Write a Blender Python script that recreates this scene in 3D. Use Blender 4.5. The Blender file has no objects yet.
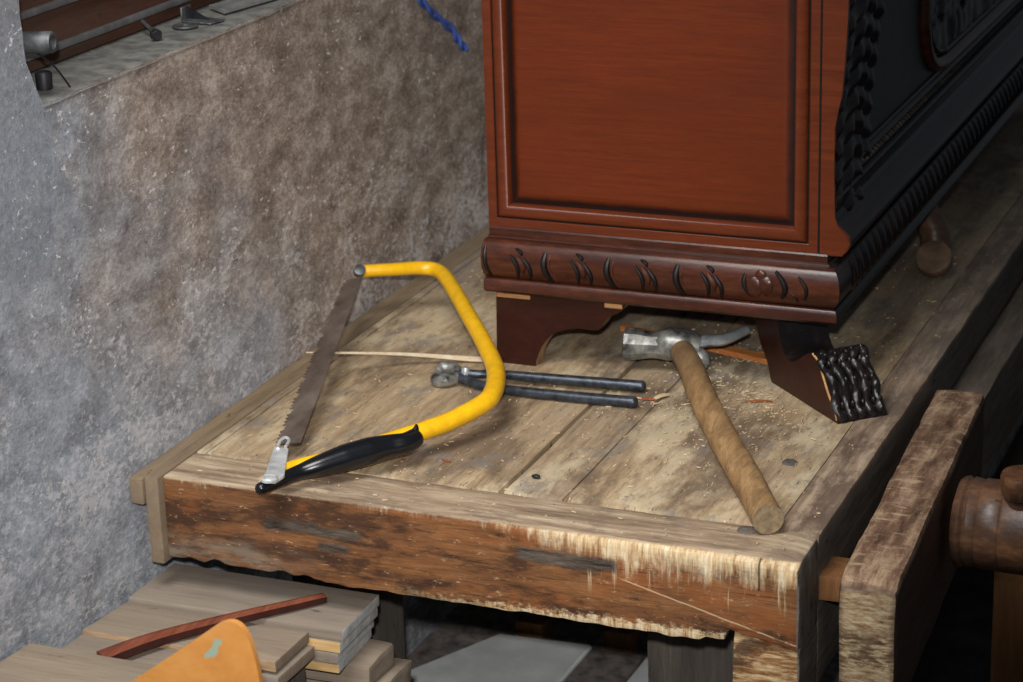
import bpy, bmesh, math, random
from mathutils import Vector, Matrix, noise
random.seed(7)
C = bpy.context.scene.collection
sc = bpy.context.scene
PI = math.pi

# ------------------------------------------------------------------ colours and materials
def lin(c):
    return tuple(((v/255)/12.92 if v/255 <= .04045 else (((v/255)+.055)/1.055)**2.4) for v in c) + (1.0,)

class NT:
    """small helper around one material's node tree"""
    def __init__(s, name, rough=.7, spec=.3, metal=0.0):
        s.m = bpy.data.materials.new(name); s.m.use_nodes = True
        s.t = s.m.node_tree; s.n = s.t.nodes; s.l = s.t.links
        s.b = s.n['Principled BSDF']
        s.b.inputs['Roughness'].default_value = rough
        s.b.inputs['Specular IOR Level'].default_value = spec
        s.b.inputs['Metallic'].default_value = metal
        s.pos = s.n.new('ShaderNodeNewGeometry').outputs['Position']
        s.sep = None
    def link(s, a, b): s.l.new(a, b)
    def put(s, sock, v):
        if hasattr(v, 'is_output') or isinstance(v, bpy.types.NodeSocket): s.l.new(v, sock)
        else: sock.default_value = v
    def axis(s, k):
        if s.sep is None:
            s.sep = s.n.new('ShaderNodeSeparateXYZ'); s.l.new(s.pos, s.sep.inputs[0])
        return s.sep.outputs[k]
    def math(s, op, a, b=None, clamp=False):
        n = s.n.new('ShaderNodeMath'); n.operation = op; n.use_clamp = clamp
        s.put(n.inputs[0], a)
        if b is not None: s.put(n.inputs[1], b)
        return n.outputs[0]
    def scaled(s, sx, sy, sz, off=(0, 0, 0), rot=(0, 0, 0)):
        n = s.n.new('ShaderNodeMapping'); n.inputs['Scale'].default_value = (sx, sy, sz)
        n.inputs['Location'].default_value = off; n.inputs['Rotation'].default_value = rot
        s.l.new(s.pos, n.inputs['Vector']); return n.outputs[0]
    def noise(s, vec, scale=1.0, detail=4, rough=.55, dist=0.0):
        n = s.n.new('ShaderNodeTexNoise'); n.inputs['Scale'].default_value = scale
        n.inputs['Detail'].default_value = detail; n.inputs['Roughness'].default_value = rough
        n.inputs['Distortion'].default_value = dist
        s.l.new(vec, n.inputs['Vector']); return n.outputs['Fac']
    def rng(s, v, a, b, c=0.0, d=1.0, smooth=True):
        n = s.n.new('ShaderNodeMapRange'); n.interpolation_type = 'SMOOTHSTEP' if smooth else 'LINEAR'
        s.put(n.inputs[0], v)
        n.inputs[1].default_value = a; n.inputs[2].default_value = b
        n.inputs[3].default_value = c; n.inputs[4].default_value = d
        return n.outputs[0]
    def ramp(s, v, stops):
        n = s.n.new('ShaderNodeValToRGB'); e = n.color_ramp.elements
        e[0].position, e[0].color = stops[0][0], lin(stops[0][1])
        e[1].position, e[1].color = stops[-1][0], lin(stops[-1][1])
        for p, c in stops[1:-1]:
            k = e.new(p); k.color = lin(c)
        s.l.new(v, n.inputs[0]); return n.outputs[0]
    def mix(s, f, a, b, mode='MIX'):
        n = s.n.new('ShaderNodeMix'); n.data_type = 'RGBA'; n.blend_type = mode
        s.put(n.inputs[0], f)
        for k, v in ((6, a), (7, b)):
            if isinstance(v, tuple): n.inputs[k].default_value = lin(v) if len(v) == 3 else v
            else: s.l.new(v, n.inputs[k])
        return n.outputs[2]
    def col(s, v):
        if isinstance(v, tuple): s.b.inputs['Base Color'].default_value = lin(v)
        else: s.l.new(v, s.b.inputs['Base Color'])
        return s
    def bump(s, h, strength=.3, dist=.002):
        n = s.n.new('ShaderNodeBump'); n.inputs['Strength'].default_value = strength
        n.inputs['Distance'].default_value = dist
        s.l.new(h, n.inputs['Height']); s.l.new(n.outputs[0], s.b.inputs['Normal']); return s
    def box(s, x=None, y=None, z=None, soft=.004, wob=None):
        """mask that is 1 inside a world box"""
        m = None
        for k, r in ((0, x), (1, y), (2, z)):
            if r is None: continue
            v = s.axis(k)
            if wob is not None: v = s.math('ADD', v, wob)
            a = s.math('MULTIPLY', s.rng(v, r[0]-soft, r[0]+soft), s.rng(v, r[1]-soft, r[1]+soft, 1, 0))
            m = a if m is None else s.math('MULTIPLY', m, a)
        return m

def grain_scale(ax, across, along):
    v = [across]*3; v[ax] = along; return v

def wood(name, dark, mid, light, ax=1, across=70, along=4, rough=.75, spec=.2, dust=None, dust_amt=.5, spots=None, bump=.35, off=(0, 0, 0), seed=0.0, fin=None):
    t = NT(name, rough, spec)
    sv = grain_scale(ax, across, along)
    g = t.noise(t.scaled(*sv, off=(seed, seed*1.7, seed*.6)), 1, 6, .65, .4)
    g2 = t.noise(t.scaled(*grain_scale(ax, across*4, along*5), off=(seed, 0, 0)), 1, 3, .6)
    g3 = t.noise(t.scaled(*grain_scale(ax, across*9, along*6), off=(0, seed, 0)), 1, 2, .6)
    gg = t.math('ADD', t.math('MULTIPLY', g, .55), t.math('ADD', t.math('MULTIPLY', g2, .27), t.math('MULTIPLY', g3, .18)))
    c = t.ramp(gg, [(.32, dark), (.5, mid), (.68, light)])
    if dust:
        d = t.noise(t.scaled(*grain_scale(ax, 14, 5), off=(3.1+seed, 1.2, 0)), 1, 5, .65)
        c = t.mix(t.math('MULTIPLY', t.rng(d, .38, .68), dust_amt), c, dust)
    if spots:
        d = t.noise(t.scaled(*grain_scale(ax, 60, 24), off=(seed, 4, 2)), 1, 5, .7)
        c = t.mix(t.rng(d, .62, .74), c, spots)
    if fin: c = fin(t, c, gg)
    t.col(c); t.bump(gg, bump, .0015)
    return t.m

def plain(name, c, rough=.5, spec=.4, metal=0.0, var=.25, scale=60, bump=.0):
    t = NT(name, rough, spec, metal)
    n = t.noise(t.pos, scale, 4, .6)
    lo = tuple(max(0, v*(1-var)) for v in c); hi = tuple(min(255, v*(1+var)) for v in c)
    t.col(t.ramp(n, [(.3, lo), (.7, hi)]))
    if bump: t.bump(n, bump, .001)
    return t.m

# ------------------------------------------------------------------ objects
def thing(name, label, cat, loc, group=None):
    o = bpy.data.objects.new(name, None); C.objects.link(o)
    o.empty_display_size = .02; o.location = loc
    o['label'] = label; o['category'] = cat
    if group: o['group'] = group
    o['_w'] = [float(v) for v in loc]
    return o

def wloc(o): return Vector(o['_w']) if '_w' in o else Vector((0, 0, 0))

def obj(name, bm, mat, parent=None, smooth=True, label=None, cat=None, group=None, kind=None, base=None):
    """link a bmesh given in world coordinates as ONE mesh object"""
    bmesh.ops.recalc_face_normals(bm, faces=bm.faces)
    if base is None:
        if parent: base = wloc(parent)
        else:
            vs = [v.co for v in bm.verts]
            base = Vector(((min(v.x for v in vs)+max(v.x for v in vs))/2, (min(v.y for v in vs)+max(v.y for v in vs))/2, min(v.z for v in vs)))
    base = Vector(base)
    bmesh.ops.translate(bm, verts=bm.verts, vec=-base)
    me = bpy.data.meshes.new(name); bm.to_mesh(me); bm.free()
    for m in (mat if isinstance(mat, (list, tuple)) else [mat]): me.materials.append(m)
    if smooth:
        me.shade_smooth()
        try: me.set_sharp_from_angle(angle=math.radians(38))
        except Exception: pass
    o = bpy.data.objects.new(name, me); C.objects.link(o)
    o['_w'] = [base.x, base.y, base.z]
    if parent:
        o.parent = parent; o.location = base - wloc(parent)
    else: o.location = base
    if label: o['label'] = label
    if cat: o['category'] = cat
    if group: o['group'] = group
    if kind: o['kind'] = kind
    return o

def nz(p, f, seed=0.0):
    return Vector((noise.noise(Vector((p.x*f+seed, p.y*f, p.z*f))), noise.noise(Vector((p.x*f+11+seed, p.y*f+5, p.z*f))), noise.noise(Vector((p.x*f+seed, p.y*f+23, p.z*f+7)))))

def rough_up(bm, amt, f=25, seed=0.0, f2=None, amt2=0):
    for v in bm.verts:
        d = nz(v.co, f, seed)*amt
        if f2: d += nz(v.co, f2, seed+3)*amt2
        v.co += d

def box(bm, x0, x1, y0, y1, z0, z1, bev=.002, seg=2, cuts=(0, 0, 0)):
    r = bmesh.ops.create_cube(bm, size=1)
    vs = r['verts']
    for v in vs:
        v.co = Vector((x0+(v.co.x+.5)*(x1-x0), y0+(v.co.y+.5)*(y1-y0), z0+(v.co.z+.5)*(z1-z0)))
    geo = set(vs)
    es = list({e for v in vs for e in v.link_edges})
    if bev:
        r = bmesh.ops.bevel(bm, geom=es, offset=bev, segments=seg, affect='EDGES', profile=.6)
        geo = set(r['verts'])
        for f in r['faces']:
            for v in f.verts: geo.add(v)
        stack = list(geo)
        while stack:
            v = stack.pop()
            for e in v.link_edges:
                w = e.other_vert(v)
                if w not in geo: geo.add(w); stack.append(w)
    for k, n in enumerate(cuts):
        lo = (x0, y0, z0)[k]; hi = (x1, y1, z1)[k]
        for i in range(1, n+1):
            co = Vector((0, 0, 0)); co[k] = lo+(hi-lo)*i/(n+1)
            no = Vector((0, 0, 0)); no[k] = 1
            vs = set(geo); g = list(vs)+list({e for v in vs for e in v.link_edges})+list({f for v in vs for f in v.link_faces})
            r = bmesh.ops.bisect_plane(bm, geom=g, plane_co=co, plane_no=no)
            for e in r['geom_cut']:
                if isinstance(e, bmesh.types.BMVert): geo.add(e)
    return list(geo)

def wbox(x0, x1, y0, y1, z0, z1, bev=.003, cuts=(6, 6, 2), wear=.001, f=25, seed=0.0, f2=None, amt2=0):
    bm = bmesh.new(); box(bm, x0, x1, y0, y1, z0, z1, bev, 2, cuts)
    if wear: rough_up(bm, wear, f, seed, f2, amt2)
    return bm

def prism(bm, pts, u, v, o, w, depth, inset=0.0):
    """polygon pts (a,b) in plane o+a*u+b*v pushed along w by depth"""
    u, v, o, w = Vector(u), Vector(v), Vector(o), Vector(w)
    a = [bm.verts.new(o+u*p[0]+v*p[1]) for p in pts]
    b = [bm.verts.new(o+u*p[0]+v*p[1]+w*depth) for p in pts]
    fa = bm.faces.new(a); fb = bm.faces.new(list(reversed(b)))
    n = len(pts); sides = []
    for i in range(n): sides.append(bm.faces.new((a[i], b[i], b[(i+1) % n], a[(i+1) % n])))
    return fa, fb, sides

def spline(pts, n):
    P = [Vector(p) for p in pts]; out = []
    for i in range(len(P)-1):
        p0 = P[max(0, i-1)]; p1 = P[i]; p2 = P[i+1]; p3 = P[min(len(P)-1, i+2)]
        for k in range(n):
            t = k/n
            out.append(.5*((2*p1)+(p2-p0)*t+(2*p0-5*p1+4*p2-p3)*t*t+(3*p1-p0-3*p2+p3)*t**3))
    out.append(P[-1]); return out

def tube(bm, pts, r, seg=12, up=None, flat=1.0, caps=True, dome=False):
    """sweep a round (or oval) section; r a number or one per point"""
    P = [Vector(p) for p in pts]; n = len(P)
    R = [r]*n if not isinstance(r, (list, tuple)) else list(r)
    if len(R) != n:
        R = [R[min(len(R)-1, int(i*(len(R)-1)/(n-1)))]*(1-((i*(len(R)-1)/(n-1)) % 1)) + R[min(len(R)-1, int(i*(len(R)-1)/(n-1))+1)]*((i*(len(R)-1)/(n-1)) % 1) for i in range(n)]
    T = [(P[min(n-1, i+1)]-P[max(0, i-1)]).normalized() for i in range(n)]
    ref = Vector(up) if up else (Vector((0, 0, 1)) if abs(T[0].z) < .9 else Vector((1, 0, 0)))
    N = (ref-T[0]*ref.dot(T[0])).normalized(); rings = []
    for i in range(n):
        if up: N = (ref-T[i]*ref.dot(T[i])).normalized()
        else: N = (N-T[i]*N.dot(T[i])).normalized()
        B = T[i].cross(N)
        rings.append([bm.verts.new(P[i]+(N*math.cos(a)*flat+B*math.sin(a))*R[i]) for a in [2*PI*k/seg for k in range(seg)]])
    for a, b in zip(rings, rings[1:]):
        for k in range(seg): bm.faces.new((a[k], a[(k+1) % seg], b[(k+1) % seg], b[k]))
    if caps:
        for rg, sgn, i in ((rings[0], -1, 0), (rings[-1], 1, n-1)):
            if dome:
                last = rg
                for q in (.35, .7, .92):
                    s = math.sqrt(1-q*q)
                    nw = [bm.verts.new(P[i]+(v.co-P[i])*s+T[i]*sgn*R[i]*q*.8) for v in rg]
                    for k in range(seg): bm.faces.new((last[k], last[(k+1) % seg], nw[(k+1) % seg], nw[k]))
                    last = nw
                bm.faces.new(last)
            else: bm.faces.new(rg)
    return rings

def lathe(bm, prof, o, ax, seg=28):
    """prof: list of (distance along axis, radius)"""
    o = Vector(o); ax = Vector(ax).normalized()
    n = Vector((0, 0, 1)) if abs(ax.z) < .9 else Vector((1, 0, 0))
    n = (n-ax*n.dot(ax)).normalized(); b = ax.cross(n); rings = []
    for d, r in prof:
        rings.append([bm.verts.new(o+ax*d+(n*math.cos(2*PI*k/seg)+b*math.sin(2*PI*k/seg))*r) for k in range(seg)])
    for p, q in zip(rings, rings[1:]):
        for k in range(seg): bm.faces.new((p[k], p[(k+1) % seg], q[(k+1) % seg], q[k]))
    bm.faces.new(rings[0]); bm.faces.new(rings[-1])
    return rings

def patch(bm, nu, nv, fn):
    g = [[bm.verts.new(fn(i/nu, j/nv)) for j in range(nv+1)] for i in range(nu+1)]
    for i in range(nu):
        for j in range(nv): bm.faces.new((g[i][j], g[i+1][j], g[i+1][j+1], g[i][j+1]))
    return g

# ------------------------------------------------------------------ materials
def wall_mat():
    t = NT('aged_plaster', .9, .1)
    y, z = t.axis(1), t.axis(2)
    big = t.noise(t.pos, 5, 6, .62)
    med = t.noise(t.scaled(1, 20, 34), 1, 9, .74, .2)
    fine = t.noise(t.scaled(1, 150, 260, off=(0, 3, 3)), 1, 4, .75)
    f = t.math('ADD', t.math('MULTIPLY', t.math('SUBTRACT', y, 1.74), 1.7), t.math('MULTIPLY', t.math('SUBTRACT', z, .96), 2.2))
    f = t.math('ADD', f, t.math('MULTIPLY', t.math('SUBTRACT', big, .5), 2.2))
    f = t.rng(f, -.6, .6)
    mf = t.math('ADD', t.math('MULTIPLY', med, .65), t.math('MULTIPLY', fine, .35))
    brown = t.ramp(mf, [(.37, (110, 96, 86)), (.5, (164, 148, 135)), (.63, (216, 202, 190))])
    grey = t.ramp(mf, [(.34, (118, 123, 130)), (.5, (164, 170, 179)), (.66, (208, 214, 224))])
    c = t.mix(f, grey, brown)
    # smooth cement patch by the window's near jamb
    wb = t.math('MULTIPLY', t.math('SUBTRACT', t.noise(t.pos, 16, 5, .65), .5), .14)
    j = t.math('MULTIPLY', t.rng(t.math('ADD', y, wb), 1.615, 1.635, 1, 0), t.rng(t.math('ADD', z, wb), .98, 1.06))
    c = t.mix(t.math('MULTIPLY', j, .8), c, t.ramp(t.noise(t.pos, 170, 4, .75), [(.32, (124, 130, 138)), (.68, (166, 173, 183))]))
    # darker damp blotches
    d = t.noise(t.scaled(1, 10, 9, off=(0, 3, 1)), 1, 6, .68, .4)
    c = t.mix(t.math('MULTIPLY', t.rng(d, .53, .68), .38), c, (98, 87, 79))
    # white lime flakes, denser low down, and thin drips
    fl = t.noise(t.scaled(1, 80, 140), 1, 9, .84, .3)
    reg = t.noise(t.scaled(1, 9, 10, off=(0, 7, 2)), 1, 4, .65)
    th = t.math('ADD', fl, t.math('ADD', t.math('MULTIPLY', t.math('SUBTRACT', reg, .5), .42), t.rng(z, .74, 1.10, .13, -.01)))
    c = t.mix(t.math('MULTIPLY', t.rng(th, .585, .70), .70), c, (230, 229, 232))
    sc_ = t.noise(t.scaled(1, 110, 34, off=(0, 2, 5)), 1, 6, .76, .3)
    c = t.mix(t.math('MULTIPLY', t.rng(sc_, .64, .70), .75), c, (222, 216, 212))
    sp2 = t.math('ADD', t.noise(t.scaled(1, 85, 140, off=(0, 9, 4)), 1, 4, .7), t.math('MULTIPLY', t.math('SUBTRACT', reg, .5), .30))
    c = t.mix(t.math('MULTIPLY', t.rng(sp2, .635, .675), .85), c, (238, 236, 236))
    pk = t.noise(t.scaled(1, 70, 110, off=(0, 1, 8)), 1, 4, .65)
    c = t.mix(t.math('MULTIPLY', t.rng(pk, .68, .76), .7), c, (58, 51, 47))
    t.col(c)
    h = t.math('ADD', t.math('MULTIPLY', fl, .7), t.math('ADD', t.math('MULTIPLY', t.noise(t.pos, 260, 5, .75), .6), big))
    t.bump(h, .6, .004)
    return t.m

M = {}
M['wall'] = wall_mat()
M['sill'] = plain('dusty_cement', (112, 111, 107), .9, .1, var=.22, scale=60, bump=.3)
M['floor'] = plain('dark_earth_floor', (50, 46, 43), .9, .1, var=.35, scale=18, bump=.4)

def top_fin(t, c, g):
    # long gouges, dents and greasy tool stains that belong to the surface
    st = t.noise(t.scaled(12, 6, 6, off=(1.5, .4, 0)), 1, 7, .7, .3)
    c = t.mix(t.math('MULTIPLY', t.rng(st, .48, .62), .68), c, (98, 82, 68))
    pale = t.noise(t.scaled(18, 7, 8, off=(5, 2, 0)), 1, 6, .68)
    c = t.mix(t.math('MULTIPLY', t.rng(pale, .50, .64), .6), c, (214, 198, 166))
    gr = t.noise(t.scaled(30, 20, 8, off=(8, 2, 3)), 1, 6, .72)
    c = t.mix(t.math('MULTIPLY', t.rng(gr, .52, .64), .55), c, (126, 121, 117))
    w = t.noise(t.scaled(220, 170, 60), 1, 3, .6)
    c = t.mix(t.math('MULTIPLY', t.rng(w, .66, .73), .75), c, (226, 220, 208))
    k = t.noise(t.scaled(260, 52, 60, off=(4, 4, 4)), 1, 4, .7)
    c = t.mix(t.math('MULTIPLY', t.rng(k, .60, .68), .75), c, (78, 62, 50))
    # colour turns greyer towards the far length of the bench
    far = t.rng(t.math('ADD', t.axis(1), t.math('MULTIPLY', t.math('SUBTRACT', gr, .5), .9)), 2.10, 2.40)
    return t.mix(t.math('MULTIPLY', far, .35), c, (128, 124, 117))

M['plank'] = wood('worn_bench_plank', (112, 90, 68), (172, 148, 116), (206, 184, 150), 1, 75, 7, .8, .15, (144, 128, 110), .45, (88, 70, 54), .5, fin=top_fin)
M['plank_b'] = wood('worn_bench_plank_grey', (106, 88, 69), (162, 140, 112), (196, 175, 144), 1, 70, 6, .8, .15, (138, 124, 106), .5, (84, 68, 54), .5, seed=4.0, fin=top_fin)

def apron_fin(t, c, g):
    x, y, z = t.axis(0), t.axis(1), t.axis(2)
    e1 = t.noise(t.scaled(150, 60, 15), 1, 6, .75)
    e2 = t.noise(t.scaled(30, 26, 55, off=(2, 0, 0)), 1, 6, .72)
    fib = t.noise(t.scaled(420, 60, 40), 1, 3, .65)
    # worn pale top of the board
    topc = t.ramp(t.noise(t.scaled(8, 90, 60), 1, 7, .72, .4), [(.32, (108, 90, 74)), (.5, (164, 142, 117)), (.68, (208, 190, 162))])
    st = t.noise(t.scaled(16, 26, 6, off=(3, 1, 0)), 1, 7, .72)
    topc = t.mix(t.math('MULTIPLY', t.rng(st, .50, .64), .6), topc, (116, 98, 84))
    wsp = t.noise(t.scaled(200, 170, 60), 1, 3, .6)
    topc = t.mix(t.math('MULTIPLY', t.rng(wsp, .66, .73), .7), topc, (224, 216, 200))
    # dark and orange figure of the face
    dk = t.noise(t.scaled(10, 9, 34, off=(6, 0, 1)), 1, 7, .72)
    c = t.mix(t.math('MULTIPLY', t.rng(dk, .45, .58), .85), c, (60, 40, 30))
    orr = t.noise(t.scaled(12, 9, 30, off=(2, 8, 1)), 1, 6, .7)
    c = t.mix(t.math('MULTIPLY', t.rng(t.math('ADD', orr, t.rng(x, -.95, -.55, -.09, .06)), .50, .66), .6), c, (150, 88, 46))
    ln = t.noise(t.scaled(14, 9, 300, off=(1, 1, 1)), 1, 4, .6)
    c = t.mix(t.math('MULTIPLY', t.rng(ln, .58, .68), .6), c, (48, 30, 22))
    # greyed, eroded lower left
    gy = t.noise(t.scaled(16, 9, 70, off=(1, 3, 1)), 1, 7, .72)
    ll = t.math('MULTIPLY', t.rng(x, -.97, -.89, 1, 0), t.rng(z, .735, .752, 1, 0))
    c = t.mix(t.math('MULTIPLY', ll, t.rng(gy, .42, .60, .1, .85)), c, (128, 114, 98))
    # dark burnt slots
    wob = t.math('MULTIPLY', t.math('SUBTRACT', e2, .5), .020)
    s = t.math('MAXIMUM', t.box(x=(-.955, -.862), z=(.7620, .7735), soft=.003, wob=wob), t.box(x=(-.712, -.622), z=(.7670, .7800), soft=.003, wob=wob))
    s = t.math('MAXIMUM', s, t.box(x=(-.905, -.875), z=(.748, .757), soft=.004, wob=wob))
    sc2 = t.ramp(t.noise(t.scaled(34, 30, 260), 1, 5, .75), [(.36, (30, 27, 26)), (.66, (104, 95, 84))])
    # little nicks
    fk = t.noise(t.scaled(110, 60, 260, off=(3, 3, 3)), 1, 5, .75)
    c = t.mix(t.math('MULTIPLY', t.rng(fk, .61, .68), .65), c, (196, 164, 126))
    # pale broken fibres: upper right, and frayed along the lower edge
    pale = t.ramp(t.math('ADD', t.math('MULTIPLY', e1, .6), t.math('MULTIPLY', fib, .4)), [(.36, (140, 98, 62)), (.49, (214, 184, 140)), (.62, (240, 226, 196))])
    hi = t.math('ADD', t.rng(z, .752, .800, -.12, .46, False), t.rng(x, -.79, -.61, -.34, .02))
    e3 = t.noise(t.scaled(34, 26, 22, off=(5, 1, 0)), 1, 5, .7)
    up = t.rng(t.math('ADD', t.math('ADD', t.math('MULTIPLY', e1, .42), t.math('MULTIPLY', e3, .75)), hi), .68, .98)
    fe = t.noise(t.scaled(130, 60, 210, rot=(0, .6, 0)), 1, 6, .75)
    lo = t.rng(t.math('ADD', fe, t.math('ADD', t.rng(z, .716, .733, .40, -.12, False), t.rng(x, -.75, -.60, 0, .10))), .62, .84)
    lo = t.math('MULTIPLY', lo, t.math('MULTIPLY', t.rng(x, -.86, -.70), t.rng(x, -.528, -.524, 1, 0)))
    gl = t.noise(t.scaled(150, 70, 9, off=(9, 3, 3)), 1, 4, .65)
    gl = t.math('MULTIPLY', t.rng(gl, .58, .68), t.math('MULTIPLY', t.rng(x, -.72, -.62), t.rng(z, .742, .766)))
    c = t.mix(lo, c, pale); c = t.mix(up, c, pale)
    c = t.mix(t.math('MULTIPLY', gl, .65), c, (222, 198, 158))
    # long pale split running down to the broken corner
    sp = t.math('SUBTRACT', z, t.math('ADD', .7635, t.math('MULTIPLY', t.math('ADD', x, .62), -.255)))
    spm = t.math('MULTIPLY', t.rng(t.math('ABSOLUTE', t.math('ADD', sp, t.math('MULTIPLY', wob, .16))), .0003, .0010, 1, 0), t.rng(x, -.625, -.61))
    spm = t.math('MULTIPLY', spm, t.rng(e3, .40, .52))
    c = t.mix(t.math('MULTIPLY', spm, .7), c, (212, 184, 146))
    # end of the corner: bluish saw cuts
    cs = t.box(x=(-.4985, -.4965), z=(.770, .80), soft=.0006)
    c = t.mix(t.math('MULTIPLY', cs, .85), c, (40, 34, 32))
    c = t.mix(t.math('MULTIPLY', s, .92), c, sc2)
    tp = t.rng(t.math('ADD', z, t.math('ADD', t.math('MULTIPLY', t.math('SUBTRACT', e1, .5), .003), t.math('MULTIPLY', t.rng(x, -.78, -.6), t.math('MULTIPLY', t.rng(y, 1.69, 1.712, 0, .0045), 1.0)))), .7968, .7988)
    c = t.mix(tp, c, topc)
    sg = t.ramp(t.noise(t.scaled(60, 60, 30), 1, 6, .7), [(.3, (64, 58, 53)), (.7, (130, 120, 111))])
    return t.mix(t.math('MULTIPLY', t.rng(x, -.4665, -.4645), t.rng(z, .799, .796)), c, sg)

M['apron'] = wood('orange_brown_beam', (78, 50, 32), (126, 83, 50), (164, 116, 74), 0, 90, 9, .62, .3, (106, 74, 50), .5, (70, 42, 28), .6, fin=apron_fin)

def beam_fin(t, c, g):
    z = t.axis(2)
    st = t.noise(t.scaled(24, 14, 6, off=(3, 1, 0)), 1, 7, .72)
    tc = t.ramp(t.noise(t.scaled(80, 8, 60), 1, 7, .72, .4), [(.32, (96, 80, 68)), (.5, (148, 126, 106)), (.68, (190, 168, 144))])
    tc = t.mix(t.math('MULTIPLY', t.rng(st, .46, .60), .7), tc, (92, 76, 66))
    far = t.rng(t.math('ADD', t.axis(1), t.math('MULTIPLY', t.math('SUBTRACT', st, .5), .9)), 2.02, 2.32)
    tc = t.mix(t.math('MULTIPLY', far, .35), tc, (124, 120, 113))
    return t.mix(t.rng(z, .7935, .7975), c, tc)
def end_fin(t, c, g):
    eg = t.noise(t.scaled(26, 10, 190, rot=(0, .35, 0)), 1, 6, .72)
    ec = t.ramp(eg, [(.34, (84, 58, 38)), (.48, (150, 108, 68)), (.62, (220, 192, 148))])
    rr = t.noise(t.scaled(22, 10, 40), 1, 5, .66)
    ec = t.mix(t.math('MULTIPLY', t.rng(rr, .50, .60), .85), ec, (78, 56, 42))
    bl = t.noise(t.scaled(40, 20, 50, off=(7, 3, 0)), 1, 5, .7)
    ec = t.mix(t.math('MULTIPLY', t.rng(bl, .57, .66), .7), ec, (122, 64, 30))
    return t.mix(t.rng(t.axis(0), -.466, -.4645), ec, c)
M['beam'] = wood('worn_side_beam', (58, 52, 47), (96, 87, 79), (128, 117, 106), 1, 70, 6, .75, .2, (92, 88, 84), .6, (50, 40, 34), .5, seed=2, fin=beam_fin)
M['endblock'] = wood('splintered_end_wood', (66, 60, 55), (106, 98, 90), (138, 128, 117), 1, 70, 6, .75, .2, None, 0, None, .6, fin=end_fin)
M['greywood'] = wood('grey_weathered_wood', (70, 64, 58), (98, 90, 82), (126, 117, 106), 2, 80, 5, .85, .12, (88, 82, 76), .5, (58, 50, 44), .5, seed=6)
M['pegwood'] = plain('grey_peg', (84, 80, 76), .7, .2, var=.25, scale=120)
M['strip'] = wood('dusty_strip', (100, 84, 66), (132, 113, 90), (152, 132, 108), 1, 60, 5, .85, .1, (128, 114, 98), .6, (84, 70, 56), .35, seed=9)

def jaw_fin(t, c, g):
    y, z, x = t.axis(1), t.axis(2), t.axis(0)
    eg = t.noise(t.scaled(70, 10, 300, rot=(0, .45, 0)), 1, 7, .78)
    ec = t.ramp(eg, [(.37, (120, 86, 56)), (.48, (200, 168, 124)), (.60, (240, 220, 182))])
    rr = t.noise(t.scaled(26, 10, 26, off=(4, 0, 1)), 1, 5, .65)
    m = t.math('MULTIPLY', t.rng(t.math('ADD', t.math('MULTIPLY', rr, .6), t.math('MULTIPLY', eg, .4)), .46, .56, 1, 0), t.math('MULTIPLY', t.rng(z, .69, .70), t.rng(z, .735, .75, 1, 0)))
    ec = t.mix(t.math('MULTIPLY', m, .8), ec, (82, 60, 42))
    c = t.mix(t.rng(y, 1.697, 1.703, 1, 0), c, ec)
    sa = t.noise(t.scaled(60, 12, 10), 1, 7, .74)
    sb = t.noise(t.scaled(34, 130, 10, off=(2, 2, 0)), 1, 6, .72)
    tc = t.ramp(sa, [(.34, (72, 52, 42)), (.48, (124, 96, 76)), (.64, (182, 154, 126))])
    tc = t.mix(t.math('MULTIPLY', t.rng(sb, .54, .66), .55), tc, (206, 180, 146))
    tc = t.mix(t.math('MULTIPLY', t.rng(sb, .46, .34), .5), tc, (88, 62, 48))
    return t.mix(t.rng(z, .776, .783), c, tc)
M['jaw'] = wood('vise_jaw_wood', (48, 32, 26), (70, 50, 40), (96, 72, 58), 1, 70, 6, .6, .3, (74, 62, 56), .5, (42, 30, 26), .5, seed=3, fin=jaw_fin)
M['screw'] = wood('polished_dark_oak', (46, 31, 23), (98, 65, 43), (150, 106, 72), 0, 34, 16, .38, .45, (84, 74, 68), .5, (40, 29, 24), .6, seed=5)
M['rail'] = wood('dark_rail_wood', (70, 62, 54), (108, 98, 88), (140, 129, 116), 1, 60, 5, .8, .15, (70, 64, 58), .5, None, .4, seed=8)
M['post'] = wood('brown_post_wood', (86, 56, 34), (124, 84, 52), (150, 106, 68), 2, 60, 5, .7, .25, (104, 74, 48), .4, (60, 40, 26), .4, seed=7)

M['mahogany'] = wood('red_brown_mahogany', (74, 31, 14), (96, 42, 19), (114, 53, 25), 0, 160, 8, .34, .38, (90, 38, 17), .4, None, .08, seed=1)
def panel_fin(t, c, g):
    x, z = t.axis(0), t.axis(2)
    n = t.math('MULTIPLY', t.math('SUBTRACT', t.noise(t.scaled(40, 10, 40), 1, 4, .6), .5), .004)
    v = t.math('ADD', x, n); w = t.math('ADD', z, n)
    m = t.math('MAXIMUM', t.rng(v, -.8635, -.8560, 1, 0), t.rng(v, -.5870, -.5790))
    m = t.math('MAXIMUM', m, t.rng(w, .9720, .9800, 1, 0))
    return t.mix(t.math('MULTIPLY', m, .95), c, (20, 12, 11))
M['panel'] = wood('mahogany_panel', (82, 30, 10), (98, 39, 13), (110, 47, 15), 0, 260, 12, .40, .32, (84, 34, 12), .5, None, .05, seed=3, fin=panel_fin)
M['darkmah'] = wood('dark_lacquered_mahogany', (40, 19, 11), (70, 33, 19), (100, 52, 31), 0, 60, 14, .3, .5, (46, 24, 19), .6, (24, 15, 13), .2, seed=2)
M['ebony'] = wood('black_lacquered_wood', (14, 10, 9), (27, 20, 18), (54, 42, 38), 1, 60, 10, .34, .5, (22, 22, 25), .5, None, .2, seed=4)
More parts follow.
